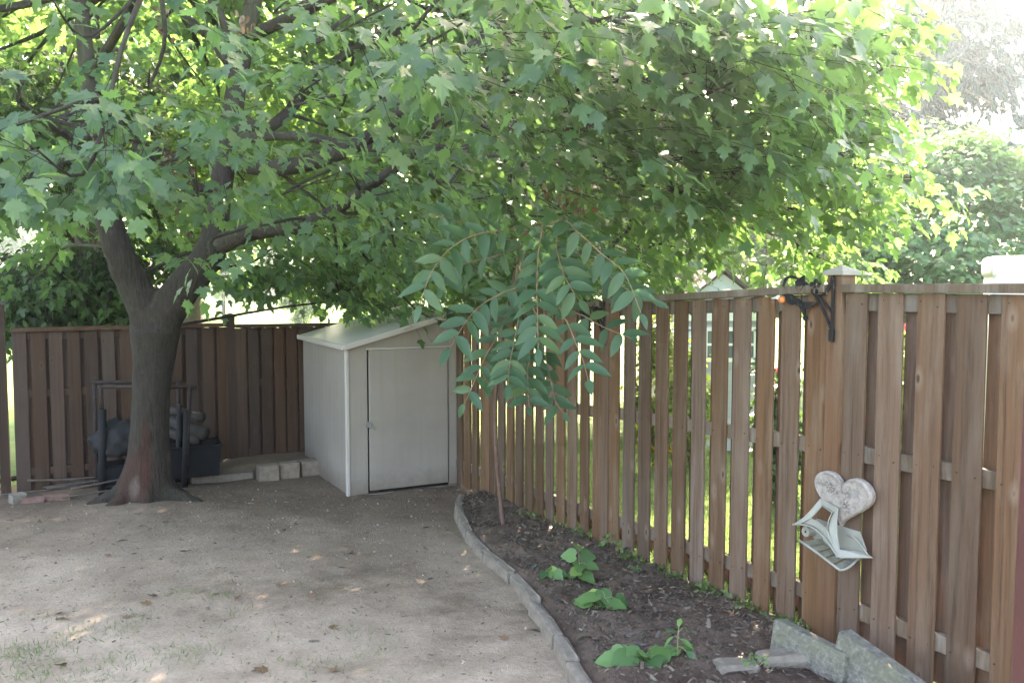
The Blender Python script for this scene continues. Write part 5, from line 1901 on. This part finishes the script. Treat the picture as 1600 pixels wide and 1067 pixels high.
# rear plate with a screw boss, and the tray
mm = Mesh()
rp_ = [hp2(c_) for c_ in [(250, 640), (640, 640), (700, 800), (640, 900), (240, 860), (185, 790), (190, 710)]]
mm.add([(a_[0], -.036, a_[1]) for a_ in rp_] + [(a_[0], -.046, a_[1]) for a_ in rp_], [tuple(range(7)), tuple(range(13, 6, -1))] + [(i, 7 + i, 7 + (i + 1) % 7, (i + 1) % 7) for i in range(7)])
mm.link("back_plate", M['holder'], hold)
bx_, bz_2 = hp2((215, 772))
bo_ = Mesh().tube([(bx_, -.05, bz_2), (bx_, .02, bz_2)], [.03, .028], 16).link("boss", M['holder'], hold)
Mesh().sphere((bx_, .021, bz_2), (.006, .003, .006), 8, 5).link("screw", M['rust'], bo_)
q_ = [hp2(c_) for c_ in [(238, 836), (330, 868), (440, 912), (540, 956), (618, 990)]]
Mesh().tube([(a_[0], .085, a_[1]) for a_ in q_], .007, 8).link("tray_lip", M['holder'], hold, smooth=True)
q_ = spline([(*hp2((618, 990)), .085), (*hp2((655, 965)), .07), (*hp2((668, 925)), .03), (*hp2((650, 885)), -.03)], 12)
Mesh().tube([(a_[0], a_[2], a_[1]) for a_ in q_], .006, 8).link("tray_lip", M['holder'], hold, smooth=True)
for k_ in range(5):
    t0_, t1_ = .04 + k_ * .2, .19 + k_ * .2
    fa, fb = hp2((240 + 378 * t0_, 838 + 150 * t0_)), hp2((240 + 378 * t1_, 838 + 150 * t1_))
    ra_, rb_ = hp2((330 + 330 * t0_, 800 + 90 * t0_)), hp2((330 + 330 * t1_, 800 + 90 * t1_))
    Mesh().add([(fa[0], .082, fa[1]), (fb[0], .082, fb[1]), (rb_[0], -.05, rb_[1]), (ra_[0], -.05, ra_[1]), (fa[0], .082, fa[1] - .006), (fb[0], .082, fb[1] - .006), (rb_[0], -.05, rb_[1] - .006), (ra_[0], -.05, ra_[1] - .006)],
               [(0, 1, 2, 3), (7, 6, 5, 4), (0, 4, 5, 1), (1, 5, 6, 2), (2, 6, 7, 3), (3, 7, 4, 0)]).link("tray_slat", M['concrete'], hold)
q_ = spline([(*hp2((410, 700)), .0), (*hp2((382, 765)), .01), (*hp2((400, 800)), .02), (*hp2((520, 852)), .03)], 16)
Mesh().tube([(a_[0], a_[2], a_[1]) for a_ in q_], .005, 6).link("wire_loop", M['holder'], hold, smooth=True)
q_ = spline([(*hp2((555, 705)), -.03), (*hp2((620, 702)), -.02), (*hp2((690, 770)), -.02), (*hp2((742, 832)), -.02)], 16)
Mesh().tube([(a_[0], a_[2], a_[1]) for a_ in q_], .005, 6).link("wire_loop", M['holder'], hold, smooth=True)

# ------------------------------------------------------------------ post close by at the right edge
pe = V(1600, 440, 1.01)
pw = empty("porch_post", (pe[0] + .06, .95, float(gz(pe[0], .95))), "dark maroon post very close at the right edge of the view", "post")
Mesh().box((0, 0, 1.5), (.118, .118, 3.0)).link("shaft", M['maroon'], pw, bevel=.006, seg=2)
Mesh().box((0, 0, .06), (.16, .16, .12)).link("plinth", M['maroon'], pw, bevel=.006)

# ------------------------------------------------------------------ young tree with compound leaves
SB = G(789, 838)
sap = empty("sapling_tree", SB, "young tree with long drooping compound leaves between the shed and the side fence", "tree")
D0 = SB[1]
stem_pts = spline([SB - (0, 0, .05), V(783, 790, D0), V(776, 720, D0 - .1), V(774, 640, D0 - .2), V(780, 560, D0 - .35), V(793, 480, D0 - .55), V(808, 415, D0 - .8), V(826, 360, D0 - 1.0)], 30)
v, f = tube(stem_pts - SB, np.linspace(.021, .008, 30), 8)
link("stem", mesh_np("stem", v, f, True), M['sapling'], sap)
lv = []
xs = [0, .12, .3, .5, .7, .88, 1.0]
ws = [.0, .13, .19, .185, .14, .06, 0.0]
vv = []
for x_, w_ in zip(xs, ws):
    dz_ = -.16 * x_ * x_
    vv += [(-w_, x_, dz_ + .35 * w_), (0, x_, dz_), (w_, x_, dz_ + .35 * w_)]
ff = []
for i in range(len(xs) - 1):
    a_ = i * 3
    for c_ in (0, 1):
        ff += [(a_ + c_, a_ + c_ + 1, a_ + c_ + 4), (a_ + c_, a_ + c_ + 4, a_ + c_ + 3)]
LEAFLET = mesh_tris("leaflet", np.array(vv), np.array(ff), True)
LEAFLET.materials.append(M['leaflet'])
FRONDS = [
    ([(812, 440), (784, 458), (750, 478), (726, 506), (702, 545)], 5.7, 15, .155),
    ([(800, 480), (780, 520), (757, 560), (742, 594), (726, 630)], 5.9, 15, .15),
    ([(815, 460), (810, 499), (802, 540), (796, 572), (794, 600)], 5.8, 19, .14),
    ([(838, 500), (828, 545), (825, 580), (825, 612), (827, 636)], 5.9, 15, .145),
    ([(846, 350), (841, 400), (839, 450), (840, 500), (841, 545)], 5.5, 21, .15),
    ([(864, 355), (870, 390), (878, 420), (889, 445), (905, 468)], 5.5, 17, .15),
    ([(870, 470), (889, 510), (900, 537), (911, 563), (919, 594)], 5.3, 11, .14),
    ([(878, 345), (900, 360), (937, 394), (975, 427), (1002, 490)], 5.2, 17, .14),
    ([(880, 470), (915, 495), (945, 512), (970, 522), (985, 528)], 5.5, 9, .15),
    ([(790, 360), (740, 368), (700, 392), (672, 430), (656, 478)], 5.6, 15, .155),
    ([(800, 375), (765, 362), (730, 350), (700, 340), (672, 338)], 5.9, 13, .14),
    ([(822, 430), (800, 470), (790, 520), (786, 560), (770, 596)], 6.1, 15, .14),
    ([(850, 510), (853, 560), (862, 600), (868, 626), (880, 645)], 6.1, 13, .13),
    ([(815, 385), (775, 400), (735, 410), (700, 425), (690, 450)], 6.1, 13, .145),
    ([(845, 440), (850, 490), (848, 540), (843, 580), (850, 612)], 6.3, 15, .135),
    ([(872, 380), (910, 400), (950, 430), (985, 455), (1020, 470)], 5.6, 13, .13),
]
crown_top = np.array(stem_pts[-6])
for (rows, y, nl, sz) in FRONDS:
    P = np.array([V(px, py, y + rng.normal() * .04 - .12 * j) for j, (px, py) in enumerate(rows)])
    dd = np.linalg.norm(stem_pts - P[0], axis=1)
    base = stem_pts[int(np.argmin(dd))]
    rach = spline(np.vstack([base[None], P]), 40)
    v, f = tube(rach - SB, np.linspace(.0055, .002, 40), 5)
    fr = link("frond", mesh_np("frond", v, f, True), M['rachis'], sap)
    first = int(40 * .2 / 1.2) + 3
    for k_ in range(nl):
        last = k_ == nl - 1
        t = first + (39 - first) * ((k_ // 2 + (.0 if k_ % 2 else .12)) / (nl // 2))
        i0 = min(39, int(t))
        q = rach[i0]
        tg = unit(rach[min(39, i0 + 1)] - rach[max(0, i0 - 1)])
        sd_ = unit(np.cross(tg, unit(-(q - EYEV)) * .9 + np.array([0, 0, .5]) + rng.normal(size=3) * .15))
        sg = 1 if k_ % 2 else -1
        dirn = unit(tg * 1.2 if last else sd_ * sg + tg * .38 + np.array([0, 0, -.3]) + rng.normal(size=3) * .1)
        nr = unit(np.array([0, -.9, .62]) + rng.normal(size=3) * .25)
        x = unit(np.cross(dirn, nr))
        z = np.cross(x, dirn)
        s_ = sz * 1.18 * rng.uniform(.85, 1.15) * (0.72 if k_ < 2 or last else 1)
        p = q - SB
        o = link("leaflet", LEAFLET, None, fr)
        o.matrix_local = Matrix(((x[0], dirn[0], z[0], p[0]), (x[1], dirn[1], z[1], p[1]), (x[2], dirn[2], z[2], p[2]), (0, 0, 0, 1))) @ Matrix.Scale(s_, 4)

# ------------------------------------------------------------------ seedlings in the bed
hl = [(0, 0), (.2, -.1), (.42, 0.02), (.52, .25), (.46, .5), (.32, .62), (.22, .8), (0, 1.0)]
sv, sf = fan_leaf(hl, .35, .25, .15)
sv[:, 0] *= 1.5
SEED = mesh_tris("leaf", sv, sf, False)
SEED.materials.append(M['seedling'])
nl_ = [(0, 0), (.16, .15), (.28, .35), (.3, .5), (.2, .75), (0, 1.0)]
nv, nf = fan_leaf(nl_, .4, .3, .2)
nv[:, 0] *= 1.3
NETT = mesh_tris("leaf", nv, nf, False)
NETT.materials.append(M['seedling'])


def seedling(base_px, leaves, label, me, size, name="bed_plant", cat="plant"):
    p = G(*base_px)
    p[2] += .05
    o = empty(name, p, label, cat, "plants growing in the bed")
    pts = sorted(leaves, key=lambda q: -q[1])
    top = V(pts[-1][0], pts[-1][1], p[1])
    stem = spline([p - (0, 0, .04), (p + top) / 2 + rng.normal(size=3) * .01, top], 8)
    Mesh().tube(stem - p, np.linspace(.005, .002, 8), 5).link("stem", M['stem'], o, smooth=True)
    for (px, py, *sc_) in leaves:
        y = p[1] + rng.uniform(-.07, .07)
        c = V(px, py, y)
        c[2] = max(c[2], bed_z(c[0], c[1]) + .06)
        q = stem[int(np.argmin(np.linalg.norm(stem - c, axis=1)))]
        out = c - q
        out[2] = 0
        if np.linalg.norm(out) < .01:
            out = rng.normal(size=3) * np.array([1, 1, 0])
        d = unit(unit(out) + rng.normal(size=3) * .25 + np.array([0, -.25, -.15]))
        nr = unit(np.array([0, -.6, 1]) + rng.normal(size=3) * .42)
        x = unit(np.cross(d, nr))
        z = np.cross(x, d)
        s_ = size * .8 * (sc_[0] if sc_ else 1) * rng.uniform(.85, 1.15)
        l0 = c - d * s_ * .45
        lo = link("leaf", me, None, o)
        lo.matrix_local = Matrix(((x[0], d[0], z[0], l0[0] - p[0]), (x[1], d[1], z[1], l0[1] - p[1]), (x[2], d[2], z[2], l0[2] - p[2]), (0, 0, 0, 1))) @ Matrix.Scale(s_, 4)
        Mesh().tube([q - p, (q + l0) / 2 - p + (0, 0, .01), l0 - p], .002, 4).link("petiole", M['stem'], o)
    return o


seedling((912, 926), [(904, 853, .9), (888, 867, 1), (918, 869, 1.15), (905, 884, 1.0), (911, 902, .9), (918, 912, 1.1), (899, 893, .8), (926, 884, .8), (893, 912, .8)], "tall climbing seedling with heart-shaped leaves in the middle of the bed", SEED, .13)
seedling((864, 921), [(857, 894, .9), (849, 902, .8), (866, 900, .9), (872, 914, 1.0), (859, 914, .8), (880, 908, .7)], "small seedling close to the edging stones", SEED, .11)
seedling((935, 970), [(920, 933, 1.1), (945, 931, 1.0), (910, 945, 1), (932, 947, 1.0), (963, 948, 1.2), (944, 957, 1.1), (925, 968, 1.2), (956, 962, 1.0), (906, 960, .9), (974, 958, .9), (950, 972, 1)], "broad-leaved squash seedling spreading beyond the tall climbing seedling", SEED, .14)
seedling((1058, 1052), [(1062, 970, .7), (1047, 985, .9), (1074, 982, .9), (1044, 1000, 1.0), (1072, 1002, 1.0), (1052, 1014, .9), (1077, 1018, 1.0), (1042, 1026, 1), (1066, 1030, 1.0), (1080, 1038, .9), (1056, 1044, 1), (1036, 1044, .9)], "upright nettle-leaved plant at the near end of the bed", NETT, .11)
seedling((990, 1062), [(974, 1030, 1.2), (1004, 1040, 1.2), (1026, 1024, 1.2), (960, 1045, 1), (993, 1062, 1.2), (1022, 1044, 1.1), (968, 1064, 1), (1010, 1066, 1.1), (985, 1046, 1), (1035, 1058, 1), (948, 1062, .9)], "blue-green squash plant at the near end of the bed beside the nettle-leaved plant", SEED, .14)
seedling((955, 872), [(955 + random.uniform(-18, 18), 852 + random.uniform(-20, 20), random.uniform(.6, 1)) for _ in range(26)], "small dark bushy plant at the foot of the fence post", NETT, .055)
seedling((902, 850), [(902 + random.uniform(-9, 9), 838 + random.uniform(-12, 10), random.uniform(.6, 1)) for _ in range(12)], "tiny dark plant at the fence foot left of the bushy plant", NETT, .05)
seedling((992, 912), [(992 + random.uniform(-9, 9), 906 + random.uniform(-7, 7), random.uniform(.6, 1)) for _ in range(8)], "tiny pale weed standing between the bushy plant and the fence weeds", NETT, .05)
seedling((1178, 1066), [(1178 + random.uniform(-26, 22), 1060 + random.uniform(-6, 6), random.uniform(.6, 1)) for _ in range(18)], "low clover-like plant beside the grey border stones", NETT, .045)

# weeds along the fence foot, straw and chips in the bed, litter on the yard
n = 3200
ss = rng.uniform(.1, SEC * 1.6, n)
dd = np.abs(rng.normal(size=n)) * .07 + .03
cl_ = vnoise(ss, ss * 0, .18, 9) + .5
kp = rng.uniform(0, 1, n) < np.clip((cl_ - .3) * 2.2, .03, 1) * np.exp(-np.maximum(0, ss - SEC) * 1.5)
ss, dd = ss[kp], dd[kp]
XY = FB1[None] + FU[None] * ss[:, None] + FN[None] * dd[:, None]
n = len(ss)
Pg = np.stack([XY[:, 0], XY[:, 1], gz(XY[:, 0], XY[:, 1]) + .05 + rng.uniform(0, .05, n)], 1)
v, f, r = scatter(HEX_V * np.array([.8, 1, 1]), HEX_F, Pg, norm_rows(rng.normal(size=(n, 3)) + np.array([0, 0, .5])), norm_rows(rng.normal(size=(n, 3)) + np.array([0, 0, 1.2])), rng.uniform(.014, .04, n), rng.uniform(0, 1, n))
o = link("weeds", mesh_tris("weeds", v, f, False, r), M['weed'])
tag(o, "low pale green weeds along the foot of the side fence", "weeds", kind="stuff")


def in_bed(n):
    ii = rng.integers(0, 120, n)
    tt = rng.uniform(.05, .95, n)
    a_ = BEDROWS[ii, 0] * (1 - tt)[:, None] + BEDROWS[ii, -1] * tt[:, None]
    return a_ + rng.normal(size=(n, 2)) * .02


BAR_V = np.array([(-.12, 0, 0), (.12, 0, 0), (.1, 1, 0), (-.1, 1, .0), (0, .5, .12)])
BAR_F = np.array([(0, 1, 4), (1, 2, 4), (2, 3, 4), (3, 0, 4)])
n = 12000
XY = in_bed(n)
Pg = np.stack([XY[:, 0], XY[:, 1], gz(XY[:, 0], XY[:, 1]) + .085 + 0.05 * vnoise(XY[:, 0], XY[:, 1], 0.3, 4) + .035 * vnoise(XY[:, 0], XY[:, 1], .11, 5) + rng.uniform(-.01, .012, n)], 1)
v, f, r = scatter(BAR_V * np.array([1.6, 1, 1.5]), BAR_F, Pg, norm_rows(rng.normal(size=(n, 3)) * np.array([1, 1, .35])), norm_rows(rng.normal(size=(n, 3)) * .5 + np.array([0, 0, 1.0])), rng.gamma(1.6, .008, n) + .005, np.clip(rng.beta(1.3, 4.5, n), 0, 1))
o = link("mulch", mesh_tris("mulch", v, f, False, r), M['litter'])
tag(o, "dry chips, straw and clods scattered over the bed soil", "mulch", kind="stuff")

n = 22000
ra = rng.uniform(.6, 13.5, n)
rb = rng.uniform(.1, 8.5, n)
XY = KC[None] - FU[None] * ra[:, None] + FN[None] * rb[:, None]
near_tree = np.exp(-((XY[:, 0] - TREE_XY[0]) ** 2 + (XY[:, 1] - TREE_XY[1]) ** 2) / 6)
kp = (rng.uniform(0, 1, n) < .35 + .6 * near_tree + .5 * (vnoise(XY[:, 0], XY[:, 1], .7, 12)))
XY = XY[kp]
n = len(XY)
def yz(x, y):
    return gz(x, y) + 0.035 * vnoise(x, y, 0.9, 1) + 0.022 * vnoise(x, y, 0.4, 8) + 0.014 * vnoise(x, y, 0.22, 2) + 0.007 * vnoise(x, y, 0.09, 3)


Pg = np.stack([XY[:, 0], XY[:, 1], yz(XY[:, 0], XY[:, 1]) + .002], 1)
v, f, r = scatter(BAR_V * np.array([1.2, 1, 1.2]), BAR_F, Pg, norm_rows(rng.normal(size=(n, 3)) * np.array([1, 1, .12])), norm_rows(rng.normal(size=(n, 3)) * .3 + np.array([0, 0, 1.0])), rng.gamma(1.6, .009, n) + .005, np.clip(rng.beta(1.5, 2.2, n), 0, 1))
o = link("ground_litter", mesh_tris("ground_litter", v, f, False, r), M['litter'])
tag(o, "bits of twig, bark and crumbled leaf on the bare earth", "litter", kind="stuff")

# small stones and crumbs of earth
OCT_V = np.array([(.5, 0, 0), (0, .5, 0), (-.5, 0, 0), (0, -.5, 0), (0, 0, .38), (.1, .05, -.35)])
OCT_F = np.array([(0, 1, 4), (1, 2, 4), (2, 3, 4), (3, 0, 4), (1, 0, 5), (2, 1, 5), (3, 2, 5), (0, 3, 5)])
n = 8500
XY = KC[None] - FU[None] * (13.5 * rng.uniform(.05, 1, n) ** .8)[:, None] + FN[None] * rng.uniform(.1, 8.0, n)[:, None]
Pg = np.stack([XY[:, 0], XY[:, 1], yz(XY[:, 0], XY[:, 1]) + .001], 1)
v, f, r = scatter(OCT_V, OCT_F, Pg, norm_rows(rng.normal(size=(n, 3)) * np.array([1, 1, .2])), norm_rows(rng.normal(size=(n, 3)) * .3 + np.array([0, 0, 1.0])), rng.gamma(1.5, .0055, n) + .004, np.clip(rng.beta(2.2, 2.2, n), 0, 1))
o = link("grit", mesh_tris("grit", v, f, False, r), M['grit'])
tag(o, "small stones and crumbs of earth strewn over the bare yard", "grit", kind="stuff")

# dropped leaves
pl_ = [(870, 895), (1372, 1010), (355, 1045), (330, 700)]
n = 130
XY = KC[None] - FU[None] * rng.uniform(1, 12, n)[:, None] + FN[None] * rng.uniform(.6, 7.5, n)[:, None]
Pg = np.stack([XY[:, 0], XY[:, 1], yz(XY[:, 0], XY[:, 1]) + .012], 1)
v, f, r = scatter(MLO_V * np.array([1, 1, -1.2]), MLO_F, Pg, norm_rows(rng.normal(size=(n, 3)) * np.array([1, 1, .1])), norm_rows(rng.normal(size=(n, 3)) * .25 + np.array([0, 0, 1.0])), rng.uniform(.03, .075, n), rng.uniform(0, 1, n))
o = link("fallen_leaves", mesh_tris("fallen_leaves", v, f, False, r), M['dead'])
tag(o, "few shrivelled leaves dropped on the bare earth", "leaves", kind="stuff")

# sparse grass tufts on the yard
Pt = []
for (px, py, k_, sp_) in [(45, 1010, 160, .09), (58, 1035, 180, .12), (10, 1020, 150, .1), (185, 985, 120, .09), (170, 1028, 90, .08), (290, 1020, 160, .09), (285, 925, 90, .06), (145, 1062, 120, .1), (345, 930, 50, .05), (118, 985, 70, .06), (555, 985, 90, .1), (600, 1010, 80, .1),
                          (520, 1035, 60, .1), (430, 1040, 70, .1), (360, 955, 40, .05), (700, 870, 8, .02), (30, 1050, 120, .12), (100, 1055, 90, .12), (240, 1045, 60, .1), (560, 960, 40, .12), (640, 1060, 40, .1), (420, 1000, 40, .1), (860, 890, 40, .04), (340, 990, 50, .09), (215, 960, 60, .08), (75, 960, 40, .08)]:
    c = G(px, py)
    k_ = int(k_ * 1.2)
    q = rng.normal(size=(k_, 2)) * sp_ * 1.15 + c[:2]
    Pt.append(q)
XY = np.concatenate(Pt)
n = len(XY)
Pg = np.stack([XY[:, 0], XY[:, 1], yz(XY[:, 0], XY[:, 1]) - .003], 1)
v, f, r = scatter(BL_V * np.array([.8, 1, 1.6]), BL_F, Pg, norm_rows(rng.normal(size=(n, 3)) * .7 + np.array([0, 0, .8])), norm_rows(rng.normal(size=(n, 3))), rng.uniform(.02, .06, n), rng.uniform(0, 1, n))
o = link("grass_tufts", mesh_tris("grass_tufts", v, f, False, r), M['grass'])
tag(o, "thin worn grass tufts on the bare earth near the camera", "grass", kind="stuff")

# ------------------------------------------------------------------ scattering volume added to stand in for lens glare round the sun
hz_m = bpy.data.materials.new("added_haze")
hz_m.use_nodes = True
hn = hz_m.node_tree.nodes
hn.remove(hn["Principled BSDF"])
pv = hn.new("ShaderNodeVolumePrincipled")
pv.inputs["Color"].default_value = (0.74, 0.89, 1.0, 1)
pv.inputs["Density"].default_value = 0.0028
pv.inputs["Anisotropy"].default_value = 0.84
hz_m.node_tree.links.new(pv.outputs[0], hn["Material Output"].inputs["Volume"])
hb = Mesh().box((0, 130, 8), (530, 390, 22)).link("added_haze", hz_m)
tag(hb, "thin bright haze in the air over the yards and the field", "added_haze", kind="stuff")
